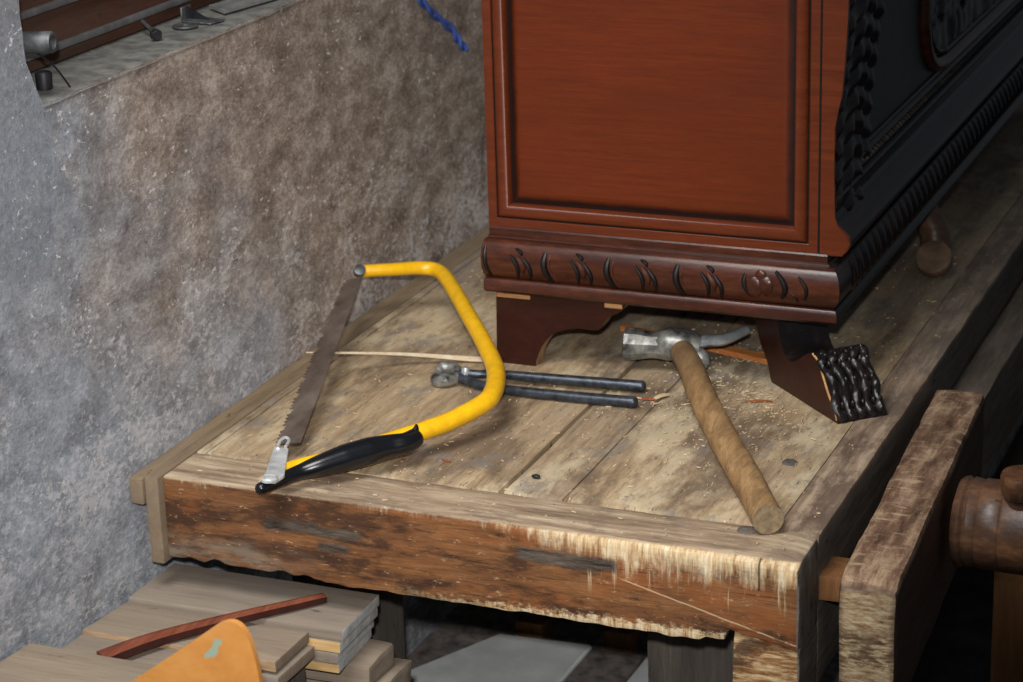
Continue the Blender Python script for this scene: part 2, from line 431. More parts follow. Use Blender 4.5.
M['footmah'] = wood('dark_red_foot_wood', (34, 14, 10), (50, 22, 14), (66, 30, 20), 0, 40, 14, .38, .4, (46, 18, 12), .6, None, .1, seed=6)
M['groove'] = plain('black_glaze', (14, 9, 8), .45, .4, var=.2)
M['sidepanel'] = plain('dull_black_panel', (56, 58, 54), .5, .3, var=.12, scale=30)
M['bead'] = plain('highlit_black_beading', (70, 66, 60), .4, .5, var=.4, scale=90)  # highlights on the black bead row painted in as a lighter colour
M['raw'] = wood('raw_pale_wood', (150, 104, 62), (196, 148, 98), (220, 178, 128), 0, 60, 10, .8, .15)
M['rawedge'] = wood('scuffed_edge_wood', (120, 92, 66), (166, 136, 104), (196, 170, 138), 0, 60, 10, .75, .15)

M['yellow'] = plain('yellow_paint', (244, 186, 22), .32, .5, var=.06, scale=90)
M['steel'] = plain('bright_zinc_steel', (206, 208, 208), .35, .5, .35, var=.15, scale=80)
def blade_m():
    t = NT('rusty_blade_steel', .5, .4, .35)
    n = t.noise(t.scaled(30, 12, 30), 1, 5, .65)
    t.col(t.ramp(n, [(.3, (74, 62, 54)), (.5, (106, 93, 84)), (.7, (134, 122, 112))]))
    return t.m
M['blade'] = blade_m()
M['black'] = plain('black_plastic', (16, 18, 22), .25, .6, var=.1)
M['iron'] = plain('dark_tool_steel', (62, 67, 74), .34, .5, .5, var=.35, scale=120, bump=.1)
M['ironworn'] = plain('worn_hammer_steel', (112, 112, 108), .42, .5, .55, var=.65, scale=60, bump=.25)
M['bright'] = plain('polished_steel', (176, 180, 182), .3, .5, .5, var=.15, scale=80)
def handle_fin(t, c, g):
    n = t.noise(t.scaled(90, 22, 90, off=(2, 5, 1), rot=(0, 0, -.5)), 1, 6, .7)
    c = t.mix(t.math('MULTIPLY', t.rng(n, .46, .62), .6), c, (112, 86, 60))
    return t.mix(t.math('MULTIPLY', t.rng(t.axis(1), 1.93, 2.08), .65), c, (92, 72, 54))
M['handle'] = wood('hammer_handle_wood', (116, 88, 58), (160, 126, 86), (188, 156, 112), 1, 90, 8, .6, .25, None, 0, (108, 80, 54), .25, fin=handle_fin)
M['padwood'] = wood('worn_pad_wood', (82, 66, 52), (116, 94, 74), (142, 118, 94), 0, 40, 20, .6, .3)
M['endgrain'] = plain('grey_end_grain', (140, 122, 96), .85, .1, var=.18, scale=160, bump=.3)
M['pale'] = wood('pale_split_stick', (186, 164, 132), (218, 200, 170), (236, 222, 198), 0, 200, 10, .7, .15)
M['orangewood'] = wood('orange_offcut', (166, 96, 48), (200, 126, 68), (222, 156, 100), 0, 90, 10, .6, .2)
M['board'] = wood('dusty_board', (124, 112, 100), (144, 131, 117), (160, 147, 132), 0, 70, 5, .88, .08, (142, 131, 119), .6, (104, 92, 80), .3, seed=2)
M['board_b'] = wood('dusty_board_warm', (128, 112, 95), (150, 134, 116), (168, 152, 133), 0, 70, 5, .88, .08, (144, 131, 117), .5, (106, 92, 78), .3, seed=7)
M['whiteend'] = plain('whitewashed_end', (186, 186, 182), .85, .1, var=.12, scale=70, bump=.5)
M['pine'] = wood('fresh_pine_edge', (186, 146, 96), (212, 176, 122), (226, 196, 150), 0, 70, 6, .75, .15)
M['redwood'] = wood('red_brown_moulding', (88, 44, 30), (124, 68, 48), (146, 88, 64), 1, 90, 6, .5, .3, seed=3)
M['redside'] = plain('dark_red_side', (58, 26, 22), .4, .4, var=.15)
def orange_fin(t, c, g):
    n = t.noise(t.scaled(90, 90, 90), 1, 3, .6)
    wob = t.math('MULTIPLY', t.math('SUBTRACT', n, .5), .012)
    # an old smear of pale green paint
    x, z = t.axis(0), t.axis(2)
    d = t.math('SUBTRACT', x, t.math('ADD', -.7940, t.math('MULTIPLY', t.math('SUBTRACT', z, .8465), .62)))
    m = t.math('MULTIPLY', t.rng(t.math('ABSOLUTE', t.math('ADD', d, wob)), .0028, .0040, 1, 0), t.box(z=(.8390, .8560), soft=.002, wob=wob))
    return t.mix(m, c, (150, 166, 146))
M['orangeboard'] = wood('orange_varnished_board', (184, 118, 54), (210, 146, 76), (224, 164, 98), 0, 16, 10, .5, .3, (190, 124, 60), .5, None, .15, fin=orange_fin)
M['sheet'] = plain('grey_sheet', (222, 226, 224), .55, .3, var=.08, scale=14)
M['mottled'] = plain('mottled_grey_board', (116, 108, 103), .8, .1, var=.3, scale=60)
M['rust'] = wood('rusty_brown_shutter', (54, 34, 26), (84, 56, 44), (104, 74, 60), 1, 30, 3, .8, .15, (74, 62, 56), .7, (44, 30, 24), .4, seed=5)
M['batten'] = plain('grey_batten', (92, 92, 92), .6, .3, var=.15)
M['zinc'] = plain('dull_zinc', (96, 98, 100), .5, .4, .5, var=.25, scale=90)
M['darkmetal'] = plain('blackened_metal', (40, 40, 44), .5, .4, .3, var=.3)
M['dustmetal'] = plain('dusty_metal', (120, 120, 118), .75, .2, .1, var=.15)
M['blue'] = plain('blue_wire', (72, 100, 178), .4, .4, var=.2)
M['chip'] = plain('wood_shaving', (190, 168, 136), .85, .1, var=.3, scale=40)
M['red'] = plain('red_chip', (150, 86, 54), .8, .1, var=.25)

# ------------------------------------------------------------------ the setting
def wx(y, z):
    p = Vector((0, y*3.2, z*3.2))
    lean = max(0, .80-z)*-.05
    return -1.0915 + lean + .0028*noise.noise(p) + .0010*noise.noise(p*5)
def sill_z(y): return 1.1625 + .0022*noise.noise(Vector((y*9, 3, 0))) + .0012*noise.noise(Vector((y*40, 1, 0)))
def jamb_y(z):
    pts = [(1.1, 1.612), (1.1625, 1.607), (1.18, 1.597), (1.20, 1.588), (1.25, 1.586), (2.2, 1.58)]
    for (a, b), (c, d) in zip(pts, pts[1:]):
        if a <= z <= c: return b+(d-b)*(z-a)/(c-a)+.0015*noise.noise(Vector((z*60, 0, 9)))
    return 1.58
bm = bmesh.new()
def lower(u, v):
    y = .9+u*3.7; z = v*sill_z(y); return Vector((wx(y, z), y, z))
patch(bm, 300, 100, lower)
def left(u, v):
    z = 1.1625+v*(2.2-1.1625); y1 = jamb_y(z); y = .9+u*(y1-.9)
    return Vector((wx(y, z), y, z + (sill_z(y)-1.1625)*(1-v)))
patch(bm, 60, 80, left)
def reveal(u, v):
    z = 1.1625+v*(2.2-1.1625); return Vector((wx(jamb_y(z), z)-u*.075, jamb_y(z)+u*.01, z))
patch(bm, 6, 80, reveal)
obj('wall_left', bm, M['wall'], kind='structure', base=(-1.0915, 0, 0))

bm = bmesh.new()
def sill(u, v):
    y = 1.606+v*3.0; r = min(1, u*9)
    z = sill_z(y) - .0022*(1-r)**2 + .0008*noise.noise(Vector((u*4, y*18, 0)))
    return Vector((wx(y, 1.16)+.0012*(1-r) - u*.082, y, z))
patch(bm, 12, 150, sill)
obj('trim_1', bm, M['sill'], kind='structure')

# the boarded window in the recess
win = bpy.data.objects.new('window_1', None); C.objects.link(win); win.location = (-1.168, 1.9, 1.162); win['kind'] = 'structure'; win['_w'] = [-1.168, 1.9, 1.162]
bm = bmesh.new()
for i in range(4):
    box(bm, -1.19, -1.166, 1.56, 4.5, 1.163+i*.075, 1.163+(i+1)*.075-.002, .002, 1, (0, 20, 0))
rough_up(bm, .0012, 30)
obj('shutter_board', bm, M['rust'], win)
for z0 in (1.1765, 1.2135):
    bm = wbox(-1.166, -1.159, 1.66, 4.4, z0, z0+.006, .0015, (0, 30, 0), .0006)
    obj('batten', bm, M['batten'], win)

bm = bmesh.new()
def fl(u, v): return Vector((-1.2+u*5.2, -1.0+v*6.5, .004*noise.noise(Vector((u*30, v*30, 0)))))
patch(bm, 60, 60, fl)
obj('floor', bm, M['floor'], kind='structure', base=(0, 0, 0))

# ------------------------------------------------------------------ workbench
bench = thing('workbench', 'heavy worn wooden workbench carrying the chest and the tools', 'workbench', (-.76, 2.4, 0))
for k, (x0, x1) in enumerate(((-1.0600, -1.0505), (-1.0488, -.7545), (-.7515, -.6945), (-.6935, -.5010))):
    bm = wbox(x0, x1, 1.7535, 3.9, .752, .8, .0022, (4, 60, 0), .0007, 30, k*5.0, 90, .0003)
    if k == 2:
        for v in bm.verts:          # a split runs along the plank's near end
            if v.co.x < -.7480 and v.co.z > .79: v.co.x += .0022*noise.noise(Vector((0, v.co.y*40, 1)))+.0012
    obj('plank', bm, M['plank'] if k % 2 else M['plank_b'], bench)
# front board: ragged lower edge, broken right corner
bm = wbox(-1.0600, -.4630, 1.690, 1.752, .7165, .8, .004, (110, 3, 10), .0008, 35, 1.0, 120, .0004)
for v in bm.verts:
    x, z = v.co.x, v.co.z
    if z < .73:
        k = (.73-z)/.0135
        v.co.z += k*.0022*noise.noise(Vector((x*60, 2, 0)))
        if x < -.90: v.co.z += k*(.003+.008*max(0, noise.noise(Vector((x*45, 7, 0))))) * min(1, (-.90-x)/.02+.3)
        if -.545 < x < -.5265: v.co.z += k*.003
        if x >= -.5265: v.co.z += k*(.0165-.24*(x+.5265)+.0012*noise.noise(Vector((x*90, 1, 1))))
    if z > .785 and x > -.78:
        q = min(1, (x+.78)/.2)*max(0, (1.712-v.co.y)/.022)**1.5*min(1, (z-.785)/.012)
        v.co.z -= q*(.0045+.003*noise.noise(Vector((x*50, 3, 1))))
    if z > .77 and x > -.75 and v.co.y < 1.70: v.co.y += .003*max(0, noise.noise(Vector((x*120, z*15, 4))))
    if x > -.475 and z > .78: v.co.z -= (x+.475)*.25; v.co.x -= .001
obj('front_board', bm, M['apron'], bench, label='orange brown front board with ragged pale edges')
# side beam with its end grain to the front
bm = wbox(-.5005, -.4627, 1.7490, 3.9, .660, .8, .0015, (4, 80, 8), .0009, 30, 2.0, 110, .0005)
for v in bm.verts:
    if v.co.z > .785 and v.co.x > -.475:
        q = max(0, noise.noise(Vector((v.co.y*14, 1, 0))))
        v.co.z -= .006*q; v.co.x -= .005*q
obj('side_beam', bm, M['beam'], bench)
# lower end block under the board's broken corner
bm = wbox(-.5225, -.4632, 1.6930, 1.7525, .660, .7215, .0015, (10, 8, 8), .0012, 40, 4.0, 130, .0005)
for v in bm.verts:
    if v.co.x < -.512: v.co.x += (v.co.z-.66)*.06
    if v.co.z > .70: v.co.z += .0125*max(0, min(1, (-.470-v.co.x)/.05))
obj('end_block', bm, M['endblock'], bench, label='splintered end block under the broken corner')
bm = wbox(-1.0745, -1.0605, 1.6830, 3.9, .7150, .8002, .002, (2, 50, 4), .0007, 30)
obj('side_strip', bm, M['strip'], bench, label='dusty upright strip closing the wall side')
bm = wbox(-1.0895, -1.0748, 1.6810, 3.9, .7725, .7985, .002, (2, 50, 2), .0007, 30, 5)
obj('wall_batten', bm, M['strip'], bench, label='narrow dusty batten along the wall')
for x0, x1, y0 in ((-1.030, -.942, 1.865), (-.658, -.572, 1.868), (-1.0, -.905, 3.6), (-.658, -.572, 3.6)):
    bm = wbox(x0, x1, y0, y0+.07, 0, .752, .003, (4, 3, 20), .0012, 25, x0*9)
    obj('leg', bm, M['greywood'], bench)
bm = wbox(-1.06, -.545, 1.97, 3.58, .36, .385, .003, (8, 12, 1), .001, 25, 6)
obj('lower_shelf', bm, M['mottled'], bench)
bm = wbox(-.4615, -.4240, 2.20, 3.9, .652, .748, .003, (2, 40, 4), .001, 25, 8)
obj('side_rail', bm, M['rail'], bench, label='dark rail along the outer side')
# pegs in the top
bm = bmesh.new(); lathe(bm, [(-.01, .0075), (.0006, .0075), (.0022, .0058), (.0026, .003)], (-.5298, 1.896, .7995), (0, 0, 1), 20); rough_up(bm, .0006, 120)
obj('peg', bm, M['pegwood'], bench, label='dark round peg let into the top')
bm = bmesh.new(); lathe(bm, [(-.01, .0095), (.0008, .0095), (.0016, .0085), (.0018, .003)], (-.5225, 1.7395, .7995), (0, 0, 1), 18); rough_up(bm, .0012, 90)
obj('peg', bm, M['greywood'], bench, label='greyed wooden plug near the front corner')

# ------------------------------------------------------------------ vise
vise = thing('bench_vise', 'wooden bench vise with a thick jaw and a round screw', 'vise', (-.41, 1.95, .66))
bm = wbox(-.4335, -.3850, 1.700, 2.170, .655, .787, .006, (6, 40, 10), .0012, 22, 3.0, 80, .0006)
for v in bm.verts:
    v.co.x -= (v.co.y-1.70)*.050
    if v.co.y < 1.72 and v.co.z > .765: v.co.z -= (1.72-v.co.y)*.35
    if v.co.z > .775: v.co.z -= .003*max(0, noise.noise(Vector((v.co.x*60, v.co.y*22, 5)))) + .002*(1 if v.co.y > 2.05 else 0)
obj('jaw', bm, M['jaw'], vise)
bm = bmesh.new()
prof = [(.0005, .034), (.001, .038), (.004, .0405), (.008, .042), (.011, .0395), (.014, .0415), (.020, .0405), (.022, .0395), (.024, .0412), (.042, .0420), (.044, .0410), (.046, .0420), (.10, .042), (.13, .040), (.16, .036)]
lathe(bm, prof, (-.3880, 1.95, .741), (1, 0, 0), 40); rough_up(bm, .0008, 40)
scr = obj('screw', bm, M['screw'], vise)
bm = bmesh.new()
lathe(bm, [(-.03, .013), (.036, .013), (.039, .0165), (.050, .0182), (.057, .0180), (.0595, .0168), (.0600, .0155), (.0595, .006)], (-.329, 1.935, .743), (0, -.08, 1), 30); rough_up(bm, .0005, 60)
obj('handle', bm, M['screw'], scr)
bm = wbox(-.475, -.425, 1.752, 1.795, .739, .7620, .002, (6, 6, 3), .0008, 40)
obj('guide_bar', bm, M['post'], vise)

bm = wbox(-.3800, -.3350, 2.10, 2.135, 0, .700, .003, (3, 3, 20), .0012, 25)
obj('wooden_post', bm, M['post'], label='upright orange brown post behind and below the vise screw', cat='post')

# ------------------------------------------------------------------ carved chest
chest = thing('carved_chest', 'red brown mahogany chest with black carved side and scroll foot', 'chest', (-.71, 2.6, .8))
YB = 3.30
bm = wbox(-.8885, -.553, 2.075, YB, .934, 1.36, .002, (0, 0, 0), 0)
obj('body', bm, M['darkmah'], chest)
# framed end
ZT = 1.36
bm = bmesh.new()
def mould(bm, x0, x1, z0, z1, prof, mit=True):
    """mitred U frame (left, bottom, right) following prof = [(inset, y)]"""
    L = []
    for d, y in prof:
        L.append([bm.verts.new((x0+d, y, z1)), bm.verts.new((x0+d, y, z0+d)), bm.verts.new((x1-d, y, z0+d)), bm.verts.new((x1-d, y, z1))])
    for a, b in zip(L, L[1:]):
        for k in range(3): bm.faces.new((a[k], a[k+1], b[k+1], b[k]))
mould(bm, -.8905, -.5520, .9445, ZT, [(0, 2.078), (0, 2.0665), (.0006, 2.0655), (.0088, 2.0655), (.0096, 2.0662)])
frame = obj('frame', bm, M['mahogany'], chest)
bm = bmesh.new()
mould(bm, -.8905, -.5520, .9445, ZT, [(.0094, 2.0672), (.0112, 2.0672)])
obj('groove', bm, M['groove'], frame, label='thin black line in the frame')
bm = bmesh.new()
pr = [(.0110, 2.068)]
for k in range(9):
    a = PI*k/8; pr.append((.0112+.0062*(1-math.cos(a)), 2.0662-.0042*math.sin(a)))
pr += [(.0240, 2.0668), (.0242, 2.073)]
mould(bm, -.8905, -.5520, .9445, ZT, pr)
obj('moulding', bm, M['mahogany'], frame)
bm = bmesh.new()
def pan(u, v):
    x = -.8680+u*.2935; z = .9670+v*(ZT-.967)
    d = min(x+.8665, -.5760-x, z-.9685)
    y = 2.0725 - .003*max(0, min(1, (d-.004)/.006))
    return Vector((x, y, z))
patch(bm, 120, 120, pan)
obj('panel', bm, M['panel'], chest)
# corner stile with shaped outer edge
pts = [(-.5515, ZT), (-.5515, .9435), (-.5290, .9440), (-.5235, .9500), (-.5210, .9570), (-.5232, .9640), (-.5290, .9690), (-.5345, .9740), (-.5372, .9820), (-.5376, 1.03), (-.5374, 1.0684), (-.5345, 1.085), (-.5313, 1.0991), (-.5290, 1.13), (-.5269, 1.172), (-.5262, 1.22), (-.528, ZT)]
bm = bmesh.new(); fa, fb, sd = prism(bm, pts, (1, 0, 0), (0, 0, 1), (0, 2.0655, 0), (0, 1, 0), .006)
bmesh.ops.bevel(bm, geom=[e for e in fa.edges], offset=.001, segments=2, affect='EDGES')
obj('corner_stile', bm, M['mahogany'], chest)
bm = wbox(-.5524, -.5508, 2.0648, 2.072, .945, ZT, 0, (0, 0, 0), 0)
obj('groove', bm, M['groove'], chest)
# base: torus with carving, running round both faces. profile (out, z)
def base_prof():
    p = [(-.012, .9460), (.0, .9455), (.0012, .9440), (.0012, .9375), (.0035, .9368), (.0040, .9352)]
    for k in range(13):
        a = -.62*PI + 1.14*PI*(1-k/12)
        p.append((.0070+.0165*math.cos(a)*.62, .9150+.0200*math.sin(a)))
    p += [(.0110, .8945), (.0125, .8935), (.0138, .8900), (.0140, .8830), (.0110, .8800), (-.02, .8790)]
    return p
BP = base_prof()
bx0, bx1, by0 = -.8885, -.5430, 2.0640
bm = bmesh.new()
def ring_pts(d, z): return [(bx0-d*.22, YB, z), (bx0-d*.22, by0-d, z), (bx1+d, by0-d, z), (bx1+d, YB, z)]
L = [[bm.verts.new(p) for p in ring_pts(d, z)] for d, z in BP]
for a, b in zip(L, L[1:]):
    for k in range(3):
        f = bm.faces.new((a[k], a[k+1], b[k+1], b[k])); f.material_index = 1 if k == 2 else 0
f = bm.faces.new([L[-1][k] for k in range(4)])
obj('base', bm, [M['darkmah'], M['ebony']], chest)
def torus_y(z):
    q = max(-1, min(1, (z-.915)/.020)); return by0-(.0070+.0165*.62*math.sqrt(1-q*q))
def crescent(x, zc, h, w, bend, mat='groove'):
    bm = bmesh.new(); out = []
    for k in range(9):
        t = k/8; z = zc+h/2-h*t
        out.append((x+bend*math.sin(PI*t)+.006*t, torus_y(z)+.0002, z))
    rr = [w*(.25+.75*math.sin(PI*min(1, .12+.8*k/8))) for k in range(9)]
    tube(bm, out, rr, 8)
    obj('carved_gouge', bm, M[mat], chest)
for x in (-.823, -.757, -.686):
    crescent(x, .9120, .031, .0036, -.0045); crescent(x+.0052, .9120, .027, .0018, -.0045, 'darkmah')
for x in (-.8530, -.789, -.722, -.655):
    crescent(x-.0075, .9100, .025, .0024, .0045); crescent(x+.0060, .9090, .023, .0026, .0040); crescent(x-.0005, .913, .017, .0038, .003, 'darkmah'); crescent(x-.002, .9255, .006, .0022, .003)
crescent(-.5885, .9160, .026, .0032, .007); crescent(-.6180, .9140, .022, .0026, -.004); crescent(-.6035, .9120, .016, .0014, .001)
crescent(-.566, .915, .022, .0022, .005); crescent(-.8875, .912, .034, .0024, -.003); crescent(-.573, .905, .010, .0012, .002)
for dx, dz, r in ((-.6095, .9130, .0095), (-.5975, .9150, .0085), (-.603, .9225, .0065)):
    bm = bmesh.new(); bmesh.ops.create_uvsphere(bm, u_segments=16, v_segments=10, radius=r, matrix=Matrix.Translation((dx, torus_y(dz)+r*.25, dz)) @ Matrix.Diagonal((1, .5, 1.15, 1)))
    rough_up(bm, .0006, 150)
    obj('carved_petal', bm, M['darkmah'], chest)
# dark long side: stepped mouldings
bm = bmesh.new()
sp = [(-.552, 1.022), (-.5425, 1.0215), (-.5412, 1.0190), (-.5420, 1.0170), (-.5400, 1.0160), (-.5385, 1.0130), (-.5415, 1.0110), (-.5415, 1.0020), (-.5360, 1.0000), (-.5345, .9975), (-.5360, .9955), (-.5362, .9900), (-.5385, .9830), (-.5360, .9780), (-.5362, .9765), (-.5345, .9740), (-.5290, .9690), (-.5232, .9640), (-.5210, .9570), (-.5235, .9500), (-.5290, .9440), (-.552, .9435)]
a = [bm.verts.new((x, 2.0720, z)) for x, z in sp]; b = [bm.verts.new((x, YB, z)) for x, z in sp]
for k in range(len(sp)-1): bm.faces.new((a[k], a[k+1], b[k+1], b[k]))
bm.faces.new(a); bm.faces.new(list(reversed(b)))
smd = obj('side_moulding', bm, M['ebony'], chest, label='black stepped moulding along the side')
bm = bmesh.new()
for i in range(95):
    y = 2.16+i*.0118
    tube(bm, [(-.5408, y, 1.0095), (-.5395, y+.003, 1.0062), (-.5400, y+.006, 1.0032)], [.0012, .0026, .0012], 6)
obj('beading', bm, M['bead'], smd)
bm = bmesh.new()
for i in range(52):
    y = 2.10+i*.0228
    pts = []
    for k in range(7):
        a = -.45*PI+.9*PI*(1-k/6)
        pts.append((bx1+.0070+.0165*math.cos(a)*.62-.0005, y+.010*k/6, .9150+.0190*math.sin(a)))
    tube(bm, pts, [.001, .0028, .0040, .0044, .0038, .0026, .001], 8)
obj('gadroon', bm, M['ebony'], smd)
bm = wbox(-.556, -.5450, 2.22, YB, 1.016, ZT, 0, (0, 0, 0), 0)
spn = obj('side_panel', bm, M['sidepanel'], chest, label='dull greenish black flat panel')
# carved leaf pilaster at the corner
bm = bmesh.new()
def leaf(u, v):
    y = 2.0718+u*.155; z = .974+v*(ZT-.974)
    edge = -.5395 + (.010*max(0, min(1, (z-1.06)/.10)))
    w = (z*38+u*3.2*math.sin(z*60)) % 1.0
    x = edge - .010*abs(u-.35)**1.4 + .0045*abs(math.sin(PI*(z*42+2.2*abs(u-.4)))) + .0022*math.sin(u*24)
    x += .0025*noise.noise(Vector((y*60, z*60, 0)))
    return Vector((max(x, -.5445), y, z))
patch(bm, 40, 150, leaf)
obj('carved_pilaster', bm, M['ebony'], chest, label='black carved leaf strip at the corner')
# raised cartouche
path = [(-.5420, 2.4470, 1.36), (-.5420, 2.4475, 1.116), (-.542, 2.4520, 1.085), (-.542, 2.468, 1.056), (-.542, 2.500, 1.0365), (-.542, 2.545, 1.0290), (-.542, 2.62, 1.0275), (-.542, 3.26, 1.0275)]
bm = bmesh.new(); tube(bm, spline(path, 8), .0085, 12, up=(1, 0, 0), flat=.9); 
cf = obj('cartouche_frame', bm, M['darkmah'], chest, label='rounded raised frame on the black side')
bm = bmesh.new(); tube(bm, [Vector(p)+Vector((.001, .013, .012)) for p in spline(path, 8)], .0032, 8)
obj('inner_bead', bm, M['ebony'], cf)
bm = bmesh.new()
def relief(u, v):
    y = 2.462+u*.80; z = 1.043+v*.31
    x = -.545+.006*abs(noise.noise(Vector((y*26, z*16, 2))))*2+.003*abs(math.sin(y*90+6*math.sin(z*40)))
    if u < .05: z = max(z, 1.043+.06*(1-u/.05)**2)
    return Vector((x, y, z))
patch(bm, 160, 60, relief)
obj('carved_relief', bm, M['ebony'], cf)
# left bracket foot
def arc(pts, n=6): return [(p.x, p.y) for p in [Vector((q.x, q.y)) for q in spline([(a, b, 0) for a, b in pts], n)]]
curve = arc([(-.8440, .8000), (-.8425, .8080), (-.8358, .8236), (-.8225, .8377), (-.8008, .8448), (-.7800, .8450), (-.7730, .8480), (-.7654, .8593), (-.7505, .8685), (-.7440, .8795)])
pts = [(-.8850, .8795), (-.8868, .8000)]+curve
bm = bmesh.new(); fa, fb, sd = prism(bm, pts, (1, 0, 0), (0, 0, 1), (0, 2.0665, 0), (0, 1, 0), .020)
for f in sd[2:-1]: f.material_index = 1
obj('bracket_foot', bm, [M['footmah'], M['rawedge']], chest, label='flat curved bracket foot with scuffed edge')
bm = wbox(-.8850, -.8480, 2.0668, 2.09, .8705, .8800, .001, (0, 0, 0), 0)
for v in bm.verts:
    v.co.y -= .0008
obj('glue_block', bm, M['raw'], chest, label='pale raw wood gap above the bracket foot')
bm = wbox(-.7690, -.7500, 2.0662, 2.0860, .8700, .8790, .001, (0, 0, 0), 0)
obj('glue_block', bm, M['raw'], chest, label='small pale block under the base')
# bracket return and hidden rear foot
bm = bmesh.new(); prism(bm, [(2.087, .8795), (2.087, .80), (2.12, .80), (2.14, .83), (2.19, .848), (2.25, .8795)], (0, 1, 0), (0, 0, 1), (-.8868, 0, 0), (1, 0, 0), .020)
obj('bracket_foot', bm, M['footmah'], chest)
for y0 in (3.18,):
    for xx in (-.8868, -.56):
        bm = bmesh.new(); prism(bm, [(y0+.1, .8795), (y0+.1, .80), (y0+.06, .80), (y0+.045, .83), (y0, .8795)], (0, 1, 0), (0, 0, 1), (xx, 0, 0), (1, 0, 0), .020)
        obj('bracket_foot', bm, M['footmah'], chest)
# scroll foot standing out from the corner at 45 degrees
s2 = math.sqrt(.5)
d = Vector((s2, -s2, 0)); e = Vector((s2, s2, 0)); P0 = Vector((-.61, 2.099, .8))
prof = arc([(-.0374, .0795), (-.0300, .0610), (-.0165, .0366), (-.0010, .0180), (.0055, .0030), (.0087, .0)], 4)
prof += arc([(.1365, .0), (.1320, .0080), (.1172, .0229), (.1016, .0449), (.0940, .0525), (.0862, .0552), (.0740, .0500), (.0597, .0400), (.0480, .0345), (.0390, .0345), (.0290, .0420), (.0225, .0560), (.0197, .0700), (.0190, .0795)], 4)
W = .0535
bm = bmesh.new(); fa, fb, sd = prism(bm, prof, d, (0, 0, 1), P0, e, W)
for f in sd: f.material_index = 1
sfoot = obj('scroll_foot', bm, [M['footmah'], M['ebony']], chest, label='scroll foot with carved ribs at the corner')
bm = bmesh.new()
face = [Vector(p) for p in spline([(.0880, .0540, 0), (.0975, .0500, 0), (.1040, .0430, 0), (.1172, .0245, 0), (.1300, .0105, 0), (.1345, .0020, 0)], 8)]
for r in range(5):
    c0 = .0045+r*(W-.009)/4
    pts = []; rad = []
    for k, p in enumerate(face):
        t = k/(len(face)-1)
        off = .0036*math.sin(t*2.1*2*PI+.6)*(1-.4*t)
        pts.append(P0+d*(p.x+.0006)+Vector((0, 0, p.y))+e*(c0+off)); rad.append(max(.0022, .0043+.0009*math.cos(t*4.2*2*PI+r*.7)))
    tube(bm, pts, rad, 10)
    for q in (.14, .34, .54, .76):
        p = face[int(q*(len(face)-1))]
        bmesh.ops.create_uvsphere(bm, u_segments=10, v_segments=8, radius=.0034, matrix=Matrix.Translation(P0+d*(p.x+.0016)+Vector((0, 0, p.y+.001))+e*(min(W-.004, c0+.0045))) @ Matrix.Diagonal((.8, .8, 1.2, 1)))
rough_up(bm, .0009, 170)
obj('rib_carving', bm, M['ebony'], sfoot, label='black twisted ribs on the scroll')
bm = bmesh.new()
tube(bm, [P0+d*(p.x-.0008)+Vector((0, 0, p.y+.0006))+e*.0004 for p in face], .0011, 6)
obj('worn_edge', bm, M['raw'], sfoot, label='chipped pale edge of the scroll')

# curved wooden leg with pad end, standing beside the chest
pts = spline([(-.5500, 2.5160, .8640), (-.5440, 2.5110, .856), (-.5360, 2.5060, .842), (-.5330, 2.4980, .824), (-.5310, 2.4850, .814)], 6)
bm = bmesh.new(); tube(bm, pts, [.0150, .0165, .0170, .0165, .0175], 20)
cl = thing('curved_leg', 'short curved wooden leg with round pad end behind the scroll foot', 'wooden leg', (-.531, 2.475, .8))
obj('shaft', bm, M['screw'], cl)
bm = bmesh.new(); lathe(bm, [(-.016, .0160), (-.006, .0195), (.003, .0205), (.0055, .0195), (.0065, .0170), (.0055, .0100), (.0050, .004)], (-.5275, 2.4700, .8135), (.02, -.66, .58), 30)
bmesh.ops.translate(bm, verts=bm.verts, vec=(0, 0, .8005-min(v.co.z for v in bm.verts)))
obj('pad', bm, M['padwood'], cl, label='paler worn pad end')

# ------------------------------------------------------------------ bow saw
saw = thing('bow_saw', 'yellow tubular bow saw with black grip leaning on the wall', 'saw', (-.93, 1.85, .8))
tp = [(-1.0797, 2.1383, 0.857), (-1.0619, 2.1493, 0.857), (-1.0456, 2.1613, 0.856), (-1.0204, 2.1845, 0.853), (-0.9996, 2.1825, 0.851), (-0.9685, 2.1435, 0.849), (-0.9176, 2.0701, 0.845), (-0.8752, 2.0086, 0.841), (-0.8425, 1.957, 0.838), (-0.827, 1.9235, 0.837), (-0.8181, 1.8948, 0.836), (-0.8169, 1.87, 0.834), (-0.8323, 1.834, 0.829), (-0.8507, 1.8058, 0.826), (-0.8715, 1.783, 0.823), (-0.9053, 1.7442, 0.818), (-0.9389, 1.7109, 0.815), (-0.9469, 1.6766, 0.814)]
bm = bmesh.new(); tube(bm, spline(tp, 8), [.0068, .0068, .0070, .0074, .0078, .0082, .0084, .0086, .0090, .0092, .0092, .0090, .0088, .0086, .0080, .0070, .0060, .0055], 18)
obj('frame', bm, M['yellow'], saw)
